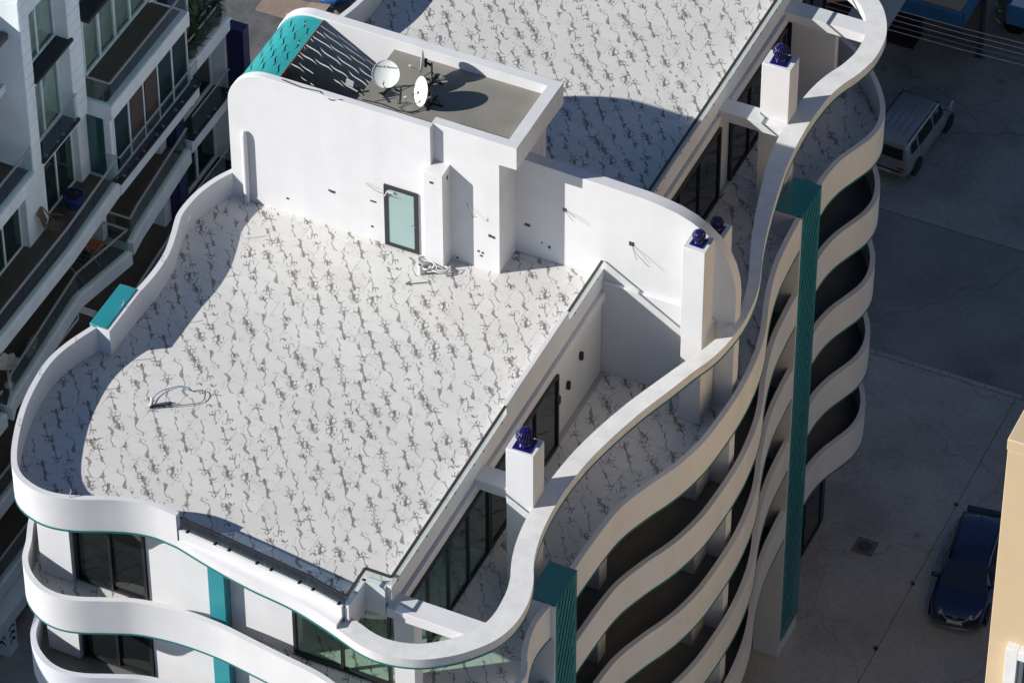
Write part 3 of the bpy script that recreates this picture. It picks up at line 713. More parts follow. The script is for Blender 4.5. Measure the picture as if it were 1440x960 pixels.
for pts in [[(-.55,-.73,1.98),(-.38,-.85,2.03),(-.12,-.86,1.93),(-.02,-.80,1.86)],[(-.02,-.80,1.86),(.08,-.9,1.95),(.28,-.86,1.92),(.42,-.8,1.86)],
            [(2.3,-.52,2.15),(2.42,-.62,2.05),(2.56,-.72,1.92),(2.62,-.70,2.05)],[(2.56,-.72,1.92),(2.66,-.68,1.96)],
            [(4.7,.48,2.0),(4.86,.38,2.02),(5.05,.3,2.0)],[(4.7,.47,1.97),(4.86,.33,1.96),(5.03,.25,1.93)],
            [(6.6,.48,1.5),(6.72,.36,1.38),(6.82,.3,1.2)],[(6.6,.47,1.5),(6.8,.32,1.4),(7.05,.28,1.22),(7.2,.28,1.1)]]:
    part('loose_wire', MB().tube(pts, .007, 5), CAB, B)
# wall fittings in the sunk corner
for (y, z) in [(-1.0,-1.52),(-1.82,-1.88),(-2.45,-1.86)]:
    part('wall_lamp', MB().box(FX-.01,FX+.10,y-.055,y+.055,z-.13,z+.13), BLACK, B, bevel=.02)
# bare wire ends along the parapet
for (x, y) in [(-4.72,-2.95),(-4.66,-4.6),(-5.2,-8.35),(-5.48,-9.7),(-5.05,-11.55),(-2.65,-13.24),(-4.75,-6.6)]:
    part('wire_end', MB().tube([(x,y,.78),(x+.01,y,.90),(x+.05,y+.03,1.0),(x+.03,y+.05,1.06)], .012, 5), plain('pale_wire',(.45,.45,.46),.5), B)

# ---- chimneys with spinning vents on top
chim = [(6.83,7.60,-7.83,-7.18,1.60,.245,'blue turbine vent on the nearest chimney of the right-hand band'),
        (8.40,9.03,-.43,.22,2.88,.185,'small glossy blue turbine vent on the chimney before the rounded wall'),
        (6.92,7.76,8.47,9.12,1.70,.235,'blue turbine vent on the farthest visible chimney, beside the rear terrace'),
        (7.98,8.60,1.85,2.50,1.30,.185,'blue turbine vent half hidden behind the rounded end wall')]
for i, (x0,x1,y0,y1,z1,r_,lab) in enumerate(chim):
    part('chimney', MB().box(x0,x1,y0,y1,-.2,z1), WHITE, B, bevel=.015)
    if i == 3:
        for (zt_, zb_) in levels[:5]: part('column', MB().box(x0+.01,x1-.01,y0+.01,y1-.01,zb_,zt_ if zt_ < -1 else -.2), WHITE, B)
    cx, cy = (x0+x1)/2, (y0+y1)/2
    v = thing('turbine_vent', (cx,cy,z1), lab, 'roof vent', 'blue turbine vents on the chimneys', random.uniform(-.12,.12))
    s_ = r_/.235
    local('base', MB().box(-.24*s_,.24*s_,-.24*s_,.24*s_,0,.03).lathe([(.17*s_,.03),(.15*s_,.12*s_)],(0,0,0),20), VENTB, v, bevel=.006)
    bl = MB(); nb = 18
    for k in range(nb):                                  # curved vanes from collar to crown
        a0 = 2*math.pi*k/nb; rows = []
        for j in range(9):
            t = j/8; ph = R(-58+t*130); rad = r_*math.cos(ph); zz = .13*s_+r_*.82+r_*math.sin(ph)*.9
            a = a0+.55*t
            rows += [(rad*math.cos(a),rad*math.sin(a),zz),(rad*.90*math.cos(a+.19),rad*.90*math.sin(a+.19),zz)]
        bl.add(rows, [(2*j,2*j+2,2*j+3,2*j+1) for j in range(8)])
    o = local('vanes', bl, VENTB, v, smooth=True, angle=80)
    sm_ = o.modifiers.new('thickness','SOLIDIFY'); sm_.thickness = .006
    local('drum', MB().lathe([(.14*s_,.10*s_),(r_*.55,.13*s_+r_*.35),(r_*.62,.13*s_+r_*.82),(r_*.5,.13*s_+r_*1.4),(.06*s_,.13*s_+r_*1.66)],(0,0,0),20), plain('vent_inside',(.003,.003,.02),.4), v, smooth=True)
    local('crown', MB().lathe([(r_*.36,.13*s_+r_*1.60),(r_*.32,.13*s_+r_*1.70),(.03,.13*s_+r_*1.74)],(0,0,0),16), VENTB, v, smooth=True)

# ================================================================== satellite dishes on the stair house roof
def dish(c, n, dia, label, text=None, foot=None, arm_side=1):
    n = Vector(n).normalized(); c = Vector(c); r = dia/2
    t = thing('satellite_dish', foot, label, 'satellite dish', 'white satellite dishes on the stair house roof')
    F = Vector(foot); P = lambda v: tuple(Vector(v)-F)
    up_ = (UZ-n*n.z).normalized(); sd = n.cross(up_)
    prof = [(.0,-.0)]; depth = .11*dia
    pr = [(r*i/9, depth*(i/9)**2-depth) for i in range(1, 10)]+[(r*1.0, .006),(r*.985, .010)]
    back = [(r*i/9*.99, depth*(i/9)**2-depth-.012) for i in range(9, 0, -1)]
    mb = MB(); cc = Vector(P(c)); rings = pr+back; m = 32; vs = []; fs = []
    for q, z in rings:
        for k in range(m):
            a = 2*math.pi*k/m; vs.append(cc+n*z+(sd*math.cos(a)+up_*math.sin(a))*q)
    for i in range(len(rings)-1):
        for k in range(m): fs.append((i*m+k,i*m+(k+1)%m,(i+1)*m+(k+1)%m,(i+1)*m+k))
    fs += [tuple(range(m)), tuple((len(rings)-1)*m+k for k in range(m))]
    mb.add(vs, fs); o = local('reflector', mb, DISHW, t, smooth=True, angle=50)
    lnb = c+n*dia*.52-up_*r*.62; root = c-up_*r*1.0
    local('feed_arm', MB().tube([P(root-n*.03),P(lnb)], .012, 6), STEEL, t)
    local('receiver_head', MB().bar(P(lnb-n*.01),P(lnb+(c-lnb)*.18),.06), plain('feed_white',(.55,.55,.53),.4), t, bevel=.01)
    bk = c-n*(depth+.05)
    local('bracket', MB().bar(P(bk+up_*.1),P(bk-up_*.14),.09,.07).bar(P(bk),P((F.x,F.y,max(F.z+.28,bk.z-.1))),.05), BLACK, t)
    local('mast', MB().tube([(0,0,0),(0,0,max(.3,bk.z-F.z))], .028, 8), STEEL, t)
    local('foot', MB().bar((-.32,0,.02),(.32,0,.02),.04).bar((0,-.32,.021),(0,.32,.021),.04).tube([(.28,0,.03),(0,0,.34)],.014,5).tube([(-.28,0,.03),(0,0,.34)],.014,5), BLACK, t)
    if text:
        cu = bpy.data.curves.new('lettering', 'FONT'); cu.body = text; cu.size = .088; cu.align_x = 'CENTER'; cu.extrude = .001
        to = bpy.data.objects.new('tmp', cu); COL.objects.link(to); bpy.context.view_layer.update()
        me = bpy.data.meshes.new_from_object(to.evaluated_get(bpy.context.evaluated_depsgraph_get())); bpy.data.objects.remove(to)
        me.materials.clear(); me.materials.append(plain('lettering_grey',(.10,.10,.12),.6))
        lo = bpy.data.objects.new('lettering', me); COL.objects.link(lo); lo.parent = t
        xa = up_.cross(n).normalized()
        mm = Matrix.Identity(4)
        for i in range(3): mm[i][0] = xa[i]; mm[i][1] = up_[i]; mm[i][2] = n[i]
        # on the dished face, above the middle
        for v in me.vertices:
            p = v.co.copy(); q = math.hypot(p.x, p.y+.155); v.co.z = depth*(q/r)**2-depth+.006
            v.co.y = p.y+.155
        mm.translation = cc; lo.matrix_basis = mm
    return t
dish((-.42,.35,4.95), (.22,-.74,.60), .74, 'round white satellite dish facing the front with dark lettering on it', 'Next & Nextstar', (-.50,.62,4.22))
dish((.58,.37,4.70), (-.66,-.66,.34), .80, 'white satellite dish turned half sideways, nearest the front kerb', None, (.80,.55,4.22))
dish((.16,1.28,4.86), (-.93,-.36,.06), .62, 'white satellite dish seen edge-on behind the other two', None, (.42,1.36,4.22))
an = thing('small_antenna', (-1.22,-.16,4.56), 'small grey bracket antenna clipped to the front kerb by the perforated shell', 'antenna')
local('plate', MB().obox((0,0,.20),Vector((.95,-.3,.1)).normalized(),Vector((.05,.3,.95)).normalized(),Vector((.3,-.9,.25)).normalized(),-.14,.14,-.09,.09,-.02,.02), plain('antenna_grey',(.22,.22,.24),.5), an, bevel=.015)
local('arm', MB().tube([(0,0,.18),(.16,-.02,.10),(.24,.02,.0)],.018,6), BLACK, an)
local('clamp', MB().bar((.1,-.2,.01),(.5,.12,.01),.03).bar((.46,-.1,.01),(.14,.16,.01),.03), BLACK, an)
for i, (pts, lab) in enumerate([([(-.9,-.1,4.25),(-.4,-.05,4.26),(.1,-.1,4.25),(.5,-.05,4.26),(.75,.3,4.27),(.8,.5,4.4)],'black cable lying along the roof gutter between the dishes'),
                               ([(-.5,.6,4.4),(-.2,.5,4.28),(.0,.15,4.25),(.25,.3,4.26),(.1,.0,4.25),(.35,-.08,4.26),(.6,.1,4.25)],'looped grey cable under the lettered dish'),
                               ([(-3.0,-.6,4.58),(-2.4,-.66,4.57),(-1.9,-.60,4.57),(-1.5,-.72,4.5),(-1.2,-.66,4.57)],'thin wire lying along the front kerb of the stair house')]):
    o = part('cable', MB().tube([(*Vector(p).xy, p[2]+.0) for p in pts], .014, 6), BLACK if i != 1 else CAB, None); tag(o, lab, 'cable')

# ---- loose things on the front terrace
cb = thing('loose_cable', (-2.5,-8.5,0), 'blue and black cable loop left on the marble terrace', 'cable')
pa = smooth_path([(-2.74,-8.80),(-2.83,-8.5),(-2.73,-8.2),(-2.48,-7.9),(-2.3,-7.86),(-2.2,-7.93),(-2.06,-7.90)], .08)
pb = smooth_path([(-2.06,-7.90),(-1.82,-7.78),(-1.67,-7.88),(-1.63,-8.12),(-1.8,-8.32),(-2.1,-8.52),(-2.45,-8.72),(-2.74,-8.84)], .08)
def wig(path, z=.03): return [(x, y, z+.035*abs(math.sin(i*.35))) for i, (x, y) in enumerate(path)]
part('cable_length', MB().tube(wig(pa), .011, 6), plain('blue_cable',(.03,.16,.42),.4), cb)
part('cable_length', MB().tube(wig(pb), .010, 6), BLACK, cb)
part('tied_bundle', MB().tube([(-2.76,-8.9,.03),(-2.5,-8.72,.05),(-2.24,-8.46,.05)],.014,6).tube([(-2.74,-8.93,.06),(-2.45,-8.72,.08),(-2.2,-8.5,.04)],.012,6).tube([(-2.78,-8.86,.03),(-2.5,-8.66,.03)],.02,6), BLACK, cb)
part('connector', MB().lathe([(.05,0),(.05,.2),(.03,.24)],(-2.78,-8.78,.02),10,(.1,.2,.9)), plain('connector_white',(.6,.6,.58),.5), cb)
cc_ = thing('conduit_coil', (1.6,-1.2,0), 'tangled coil of white flexible conduit on the tiles by the terrace door', 'conduit coil')
def coil(cx, cy, r, turns, seed, z0=.03):
    rnd = random.Random(seed); out = []
    for i in range(int(turns*18)):
        a = i/18*2*math.pi; q = r*(1+.18*math.sin(a*.37+seed)+rnd.uniform(-.03,.03))
        out.append((cx+q*math.cos(a)*1.1, cy+q*math.sin(a)*.72+.05*math.sin(a*.21), z0+.012*i/18+.09*abs(math.sin(a*.5+seed))))
    return out
WC = plain('white_conduit', (.62,.62,.60), .45)
part('coil', MB().tube(coil(1.42,-1.14,.22,4.2,1), .018, 6), WC, cc_, smooth=True, angle=70)
part('coil', MB().tube(coil(1.75,-1.10,.20,3.1,2), .017, 6), WC, cc_, smooth=True, angle=70)
part('coil', MB().tube(coil(1.30,-1.02,.16,3.4,3,.06), .017, 6), plain('grey_conduit',(.33,.33,.33),.5), cc_, smooth=True, angle=70)
part('coil', MB().tube([(1.9,-1.0,.03),(2.02,-.98,.2),(2.06,-1.1,.16),(1.98,-1.2,.03),(1.82,-1.14,.02)], .017, 6), WC, cc_)
pp = thing('pipe_offcut', (1.34,-1.40,0), 'short white pipe offcut standing beside the conduit coil', 'pipe')
local('tube', MB().lathe([(.055,0),(.055,.34),(.042,.341),(.042,.2)], (0,0,0), 14), plain('pipe_white',(.66,.66,.64),.4), pp, smooth=True)
local('open_end', MB().lathe([(.041,.30),(.041,.338)], (0,0,0), 14), BLACK, pp)
rd = part('bent_rod', MB().tube([(1.20,-1.78,.02),(1.16,-1.93,.02)], .012, 5).tube([(1.16,-1.93,.02),(1.66,-1.62,.03)], .012, 5), plain('rod_grey',(.12,.12,.12),.5), None)
tag(rd, 'thin bent grey rod lying on the tiles below the door', 'rod')

# ================================================================== neighbouring block on the left
N = thing('apartment_block', (-16,4,GZ), 'pale blue-white apartment block with glass balconies, in shade at the left', 'building')
NX = -13.1
F = {1:-2.0, 2:-5.0, 3:-8.0, 4:-11.0, 5:-14.0, 6:-17.0}
nb_ = lambda nm, x0,x1,y0,y1,z0,z1, m=NWHITE, bv=.012: part(nm, MB().box(x0,x1,y0,y1,z0,z1), m, N, bevel=bv)
nb_('core', -24,-14.6,-22,15.1,GZ,.3)
nb_('roof_parapet', -24,-14.62,-22,2.7,.3,1.1)
nb_('roof_deck', -23.8,-14.8,2.7,15,.301,.34, CAPM)
# slab stops shared by all storeys
for k in range(1, 7):
    z = F[k]; nb_('floor_slab', -14.7,-13.75,-22,15.1,z-.3,z-.01)
# bay 1: clad pier with the tall windows, top two storeys
for (y0, y1, z0, z1) in [(2.75,3.25,-5.35,1.15),(5.25,5.98,-5.35,1.15),(3.252,5.248,.35,1.148),(3.252,5.248,-2.28,-2.06),(3.252,5.248,-5.35,-5.12)]:
    part('pier_wall', MB().box(-14.6,NX,y0,y1,z0,z1), NWHITE, N, bevel=.006)
for z in [z_*.43-5.1 for z_ in range(15)]:              # cladding joints stand out as thin shadow gaps
    for (y0, y1) in [(2.76,3.24),(5.26,5.97)]:
        part('cladding_board', MB().box(NX,NX+.018,y0,y1,z+.012,z+.42), NWHITE, N)
part('roof_parapet', MB().box(-24,NX,2.75,5.98,1.152,1.2), NWHITE, N)
for z0, z1 in ((-2.0,.33),(-5.0,-2.3)):
    window(N, (-13.55,3.27,z0+.02), UY, UX, 1.96, z1-z0, 2, frame=NWHITE, pane=CLEARN, fr=.05, dep=.06, curtain=CURT)
    part('window_recess', MB().box(-14.35,-14.3,3.26,5.24,z0,z1), FLOORD, N)
    part('sill_ledge', MB().box(-13.5,-12.98,3.22,5.36,z0-.12,z0-.02), GRANITE, N, bevel=.01)
rail(N, [(-13.02,5.3),(-13.02,3.25)], -5.0, -4.1, RAILN, NRAIL, top=.03, clampM=STEEL, plen=1.1)
# bay 2: recess with corner balcony over the projecting bay
for z0, z1 in ((-2.0,.3),(-5.0,-2.35)):
    window(N, (-13.75,6.02,z0+.02), UY, UX, 4.75, z1-z0, 5, frame=NWHITE, pane=CLEARN, fr=.07, dep=.07, curtain=CURT)
    part('window_recess', MB().box(-14.55,-14.5,6.0,10.9,z0,z1), FLOORD, N)
nb_('pier_wall', -14.6,-13.6,10.8,11.2,-20,1.1)
nb_('storey_band', -14.6,-13.62,5.98,10.8,-2.35,-2.0)
part('sill_ledge', MB().box(-13.6,-12.95,6.2,10.8,-2.12,-2.0), GRANITE, N)
nb_('balcony_slab', -13.7,-12.38,6.12,10.98,-5.55,-5.03)
part('balcony_paving', MB().box(-13.68,-12.62,6.3,10.85,-5.029,-5.0), DECKW, N)
rail(N, [(-12.42,10.9),(-12.42,6.2),(-13.3,6.2)], -5.0, -4.2, RAILN, NRAIL, top=.06, clampM=STEEL, plen=1.2, clampz=-5.15)
nb_('bay_wall', -13.55,-12.58,6.3,6.45,-8,-5.55)
part('bay_window', MB().box(-13.35,-12.80,6.27,6.302,-7.95,-5.75), plain('green_pane',(.025,.105,.10),.15,coat=.5), N)
window(N, (-12.62,6.46,-8.0), UY, UX, 4.6, 2.44, 5, frame=NWHITE, pane=DGN, fr=.06, dep=.06)
blind = plain('brown_blind', (.085,.068,.055), .8)
for i in (1, 2): part('blind', MB().box(-12.585,-12.575,6.58+i*.92,7.38+i*.92,-7.9,-5.7), blind, N)
part('sill_ledge', MB().box(-12.6,-12.28,6.2,11.3,-8.06,-7.98), GRANITE, N)
nb_('storey_band', -13.6,-12.35,6.28,11.25,-8.55,-8.06)
rail(N, [(-12.34,11.2),(-12.34,6.3),(-13.2,6.3)], -8.0, -7.1, RAILN, NRAIL, top=.035, clampM=STEEL, plen=1.2)
# third storey balcony on the left, with the terrace furniture
def slabpoly(poly, z, th=.52, name='balcony_slab'):
    part(name, MB().prism(poly, z-th, z-.03), NWHITE, N, bevel=.012)
    cx = sum(p[0] for p in poly)/len(poly); 
    inner = [(max(p[0]-.22 if p[0] > -13.3 else p[0], -15), p[1]+(.05 if p[1] < 0 else -.05)) for p in poly]
    part('balcony_paving', MB().prism(inner, z-.029, z), DECKW, N)
slabpoly([(-15,-3.0),(-12.6,-3.0),(-12.22,-1.05),(-12.2,3.1),(-12.36,6.25),(-15,6.25)], F[3])
rail(N, [(-12.42,6.2),(-12.27,3.1),(-12.28,-1.0),(-12.65,-2.9)], F[3], F[3]+.85, RAILN, NRAIL, top=.06, clampM=STEEL, plen=1.4, clampz=F[3]-.12)
for (y0, y1) in [(2.6,3.75),(-3.0,-.4),(5.75,6.3)]: nb_('pier_wall', -14.6,-13.35,y0,y1,-8,-5.3)
nb_('storey_band', -14.6,-13.3,-3,6.3,-5.62,-5.28)
window(N, (-13.62,3.76,-8.0), UY, UX, 1.98, 2.35, 2, frame=NWHITE, pane=DGN, fr=.06, dep=.06)
window(N, (-13.62,-.38,-8.0), UY, UX, 2.96, 2.35, 3, frame=NWHITE, pane=DGN, fr=.06, dep=.06)
part('rust_stain', MB().obox((-13.296,4.75,-5.46),UY,UZ,UX,-.12,.12,-.07,.1,0,.003), plain('rust',(.30,.22,.12),.8,var=.4,scale=9), N)
# second storey balcony at the far left
nb_('pier_wall', -16.2,-14.6,2.2,2.74,-5.3,1.1)
window(N, (-14.9,-2,-5.0), UY, UX, 4.2, 2.5, 4, frame=NWHITE, pane=DGN, fr=.06, dep=.3)
window(N, (-14.9,-2,-2.0), UY, UX, 4.2, 2.3, 4, frame=NWHITE, pane=CLEARN, fr=.06, dep=.3, curtain=CURT)
slabpoly([(-15,-6),(-13.0,-6),(-13.0,2.72),(-15,2.72)], F[2])
rail(N, [(-13.08,2.7),(-13.08,-6)], F[2], F[2]+.85, RAILN, NRAIL, top=.06, clampM=STEEL, plen=1.4, clampz=F[2]-.12)
part('sill_ledge', MB().box(-14.6,-14.0,-6,2.5,-2.3,-2.0), GRANITE, N)
part('awning_bar', MB().bar((-13.6,-2.0,-.12),(-13.6,2.72,-.12),.25,.18), plain('awning_grey',(.10,.09,.09),.5), N)
# fourth storey: deep balcony on the right half and a folded one on the left half
slabpoly([(-15,6.9),(-12.46,6.9),(-12.57,7.66),(-12.86,11.4),(-15,11.4)], F[4])
rail(N, [(-12.95,11.35),(-12.66,7.66),(-12.56,6.98),(-14,6.98)], F[4], F[4]+.85, RAILN, NRAIL, top=.06, clampM=STEEL, plen=1.4, clampz=F[4]-.12)
slabpoly([(-15,-.85),(-12.26,-.85),(-12.42,-.40),(-12.78,4.2),(-12.30,6.55),(-15,6.55)], F[4])
rail(N, [(-13.3,6.5),(-12.40,6.5),(-12.86,4.2),(-12.50,-.40),(-12.36,-.8)], F[4], F[4]+.85, RAILN, NRAIL, top=.06, clampM=STEEL, plen=1.4, clampz=F[4]-.12)
nb_('divider_wall', -15,-13.3,6.57,6.86,-11,-8.5)
window(N, (-14.1,7.0,-11.0), UY, UX, 4.0, 2.4, 4, frame=NWHITE, pane=DGN, fr=.06, dep=.06)
window(N, (-14.1,-.5,-11.0), UY, UX, 6.9, 2.4, 6, frame=NWHITE, pane=DGN, fr=.06, dep=.06)
# lower storeys step along the same line
for k, y_ in ((4,-6.6),(5,-7.5),(6,-7.5)):
    slabpoly([(-15,y_),(-12.7,y_),(-12.3,y_+1.2),(-12.3,-1.1 if k == 4 else 6.3),(-15,-1.1 if k == 4 else 6.3)], F[k])
    rail(N, [(-12.38,-1.1 if k == 4 else 6.2),(-12.38,y_+1.2),(-12.75,y_+.1)], F[k], F[k]+.85, RAILN, NRAIL, top=.06, clampM=STEEL, plen=1.4, clampz=F[k]-.12)
    window(N, (-14.1,-7,F[k]), UY, UX, 13.0, 2.4, 9, frame=NWHITE, pane=DGN, fr=.06, dep=.06)
nb_('podium_slab', -15,-12.05,-9,6.3,-18.55,-18.05)
for k in (5, 6):
    slabpoly([(-15,6.6),(-12.5,6.6),(-12.8,11.3),(-15,11.3)], F[k])
    rail(N, [(-12.9,11.2),(-12.6,6.7)], F[k], F[k]+.85, RAILN, NRAIL, top=.06, plen=1.4)
for y in (-2.1, 2.6, 7.2):
    c_ = part('column', MB().box(-12.72,-12.30,y-.25,y+.27,GZ,-18.55), NWHITE, N, bevel=.01)
    if y < 0:
        ch = MB()
        for i in range(4):
            zz = -19.75+i*.28
            for sx, off in ((1,0),(1,1)):
                pass
            ch.add([(-12.62,y-.253,zz),(-12.51,y-.253,zz+.13),(-12.40,y-.253,zz),(-12.40,y-.253,zz+.12),(-12.51,y-.253,zz+.25),(-12.62,y-.253,zz+.12)], [(0,1,4,5),(1,2,3,4)])
            ch.add([(-12.297,y-.15,zz),(-12.297,y+.01,zz+.13),(-12.297,y+.17,zz),(-12.297,y+.17,zz+.12),(-12.297,y+.01,zz+.25),(-12.297,y-.15,zz+.12)], [(0,1,4,5),(1,2,3,4)])
        part('chevron_marking', ch, BLACK, c_)
# right end of the block: navy fins and the planted balcony
for (y0, y1, x1, z1) in [(11.22,11.75,-13.25,1.3),(14.55,15.1,-12.6,-8.6)]:
    part('navy_fin', MB().box(-14.6 if z1 > 0 else -13.25,x1,y0,y1 if z1 > 0 else 14.95,GZ,z1), NAVY, N, bevel=.01)
nb_('pier_wall', -14.6,-13.2,14.43,15.0,GZ,-8.56)
slabpoly([(-15,11.8),(-12.96,11.8),(-12.94,14.4),(-15,14.4)], F[3])
rail(N, [(-13.02,14.35),(-13.02,11.9),(-13.9,11.9)], F[3], F[3]+.85, RAILN, NRAIL, top=.04, clampM=STEEL, plen=1.2, clampz=F[3]-.1)
for k in (1, 2, 3, 4, 5, 6):
    window(N, (-13.75,11.85,F[k]), UY, UX, 2.55, 2.4, 2, frame=NWHITE, pane=DGN, fr=.10, dep=.08)
    if k > 3:
        nb_('storey_band', -14.6,-13.05,11.8,14.5,F[k]-.55,F[k]-.06)
        part('sill_ledge', MB().box(-13.65,-13.0,11.82,14.48,F[k]-.06,F[k]), GRANITE, N)
        rail(N, [(-13.05,14.4),(-13.05,11.9)], F[k], F[k]+.85, RAILN, NRAIL, top=.03, clampM=STEEL, plen=1.2)

# ---- what stands on those balconies
def potted(loc, label, leafmat, potmat, h=.9, n=26, L=.55, name='potted_plant', pr=.24):
    t = thing(name, loc, label, 'plant')
    local('pot', MB().lathe([(pr*.72,0),(pr,pr*1.45),(pr*1.06,pr*1.5),(pr*1.06,pr*1.68),(pr*.9,pr*1.68),(pr*.88,pr*1.45)],(0,0,0),18), potmat, t, smooth=True)
    lf = MB(); st = MB().tube([(0,0,pr*1.3),(.01,.01,h*.6)],.02,5)
    for i in range(n):
        a = i*2.4+random.uniform(-.2,.2); el = R(random.uniform(5,70)); l_ = L*random.uniform(.7,1.1); z = pr*1.5+h*.5*random.random()
        d = Vector((math.cos(a)*math.cos(el), math.sin(a)*math.cos(el), math.sin(el))); s_ = Vector((-math.sin(a), math.cos(a), 0)); o_ = Vector((0,0,z)); wd = .035*L/.5
        p1_ = o_+d*l_*.5; p2_ = o_+d*l_+Vector((0,0,-.18*l_))
        lf.add([o_-s_*wd*.3,o_+s_*wd*.3,p1_+s_*wd,p1_-s_*wd,p2_], [(0,1,2,3),(3,2,4)])
    local('stem', st, plain('stem_brown',(.08,.06,.03),.8), t); local('leaves', lf, leafmat, t)
    return t
LEAF = plain('leaf_green', (.055,.095,.03), .5, var=.5, scale=6); LEAF2 = plain('leaf_dark', (.03,.06,.03), .5, var=.5, scale=6)
DRY = plain('dry_brown', (.05,.035,.03), .8, var=.4, scale=8)
BLUEP = plain('blue_glaze', (.012,.035,.16), .2, coat=.5)
CLAY = plain('pot_grey', (.12,.11,.10), .7)
pt = thing('potted_plant', (-13.0,4.65,F[3]), 'withered plant in a round glazed blue pot on the left balcony', 'plant')
local('pot', MB().lathe([(.17,0),(.27,.22),(.28,.42),(.33,.45),(.33,.52),(.28,.52),(.26,.45)],(0,0,.05),20), BLUEP, pt, smooth=True)
local('saucer', MB().lathe([(.30,0),(.36,.05),(.34,.05)],(0,0,0),20), CLAY, pt)
tw = MB()
for i in range(60):
    a = random.uniform(0,6.28); q = random.uniform(.02,.24); tw.tube([(q*math.cos(a),q*math.sin(a),.46),(q*1.15*math.cos(a)+random.uniform(-.05,.05),q*1.15*math.sin(a)+random.uniform(-.05,.05),.56+random.uniform(0,.12))],.012,4)
local('stubs', tw, DRY, pt)
potted((-13.18,12.25,F[3]), 'spiky yellow-green palm in a pot at the near end of the planted balcony', LEAF, CLAY, 1.0, 34, .75)
potted((-13.28,13.0,F[3]), 'bushy green yucca in a pot in the middle of the planted balcony', LEAF, CLAY, 1.3, 40, .7)
potted((-13.2,13.9,F[3]), 'dark leafy plant in a pot at the far end of the planted balcony', LEAF2, CLAY, 1.3, 60, .5)
WOOD = plain('weathered_wood', (.14,.11,.08), .7, var=.3, scale=8)
wc = thing('wooden_chair', (-12.92,3.35,F[3]), 'slatted wooden folding chair on the left balcony', 'chair', rz=R(20))
for i in range(7): local('seat_slat', MB().box(-.22+i*.065,-.17+i*.065,-.22,.22,.42,.44), WOOD, wc)
for i in range(6):
    y = -.2+i*.075; local('back_slat', MB().bar((-.25,y,.46),(-.40,y,.98),.045,.015), WOOD, wc)
for y in (-.23,.23): local('frame', MB().bar((-.42,y,1.0),(.2,y,0),.03).bar((.22,y,.43),(-.3,y,0),.03).bar((-.2,y,.66),(.22,y,.66),.03), WOOD, wc)
local('top_slat', MB().bar((-.41,-.25,1.0),(-.41,.25,1.0),.04), WOOD, wc)
# dim clutter on the lower balcony
ds = thing('drying_rack', (-13.15,5.1,F[4]), 'thin steel drying rack on the folded lower balcony', 'drying rack')
for i in range(6): local('rod', MB().tube([(-.35,-.5+i*.2,.85),(.35,-.5+i*.2,.85)],.012,5), STEEL, ds)
local('frame', MB().tube([(-.35,-.55,.85),(-.35,.55,.85)],.015,5).tube([(.35,-.55,.85),(.35,.55,.85)],.015,5).tube([(-.35,-.5,.85),(.3,-.45,0)],.015,5).tube([(.35,-.5,.85),(-.3,-.45,0)],.015,5).tube([(-.35,.5,.85),(.3,.45,0)],.015,5).tube([(.35,.5,.85),(-.3,.45,0)],.015,5), STEEL, ds)
oc = thing('garden_chair', (-13.2,5.85,F[4]), 'orange cushioned garden chair on the folded lower balcony', 'chair')
local('seat', MB().box(-.25,.25,-.25,.25,.38,.50), plain('orange_cloth',(.33,.09,.03),.8), oc, bevel=.04)
local('backrest', MB().box(-.32,-.22,-.25,.25,.45,.9), plain('orange_cloth2',(.26,.07,.03),.8), oc, bevel=.04)
for sx in (-.24,.24):
    for sy in (-.22,.22): local('leg', MB().bar((sx,sy,0),(sx,sy,.4),.03), BLACK, oc)
hb = thing('stone_birdbath', (-12.82,-.05,F[4]), 'white scalloped birdbath on a thin stand at the corner of the lower balcony', 'birdbath')
bw = MB(); rings = []; m = 32
for q, z, am in ((.03,.78,0),(.18,.80,.01),(.30,.90,.02),(.36,.94,.035),(.31,.93,.03),(.18,.84,.01),(.02,.82,0)):
    rings.append([(( q+am*math.cos(8*2*math.pi*k/m))*math.cos(2*math.pi*k/m),(q+am*math.cos(8*2*math.pi*k/m))*math.sin(2*math.pi*k/m), z+am*.8*math.cos(8*2*math.pi*k/m)) for k in range(m)])
bw.add([p for r_ in rings for p in r_], [(i*m+k,i*m+(k+1)%m,(i+1)*m+(k+1)%m,(i+1)*m+k) for i in range(len(rings)-1) for k in range(m)])
STONE = plain('pale_stone', (.55,.55,.52), .8, var=.25, scale=9)
local('bowl', bw, STONE, hb, smooth=True); local('stand', MB().tube([(0,0,0),(0,0,.8)],.035,8), STONE, hb); local('foot', MB().lathe([(.16,0),(.12,.05),(.05,.08)],(0,0,0),12), STONE, hb)
ro = thing('round_ornament', (-12.78,1.25,F[4]+.45), 'round grey carved rosette hung on the lower balcony rail', 'ornament')
rm = MB()
for j, (q, n_p) in enumerate(((.30,12),(.21,9),(.11,6))):
    for k in range(n_p):
        a = 2*math.pi*k/n_p+j*.3; rm.lathe([(.0,-.02),(.065,0),(.05,.04+.03*j),(.0,.06+.03*j)],(0,q*math.cos(a),q*math.sin(a)),7,(1,0,0))
local('petals', rm, plain('rosette_grey',(.28,.28,.26),.8,var=.3,scale=9), ro, smooth=True)
local('hub', MB().lathe([(.06,0),(.05,.12),(.02,.14)],(0,0,0),10,(1,0,0)), STONE, ro, smooth=True)

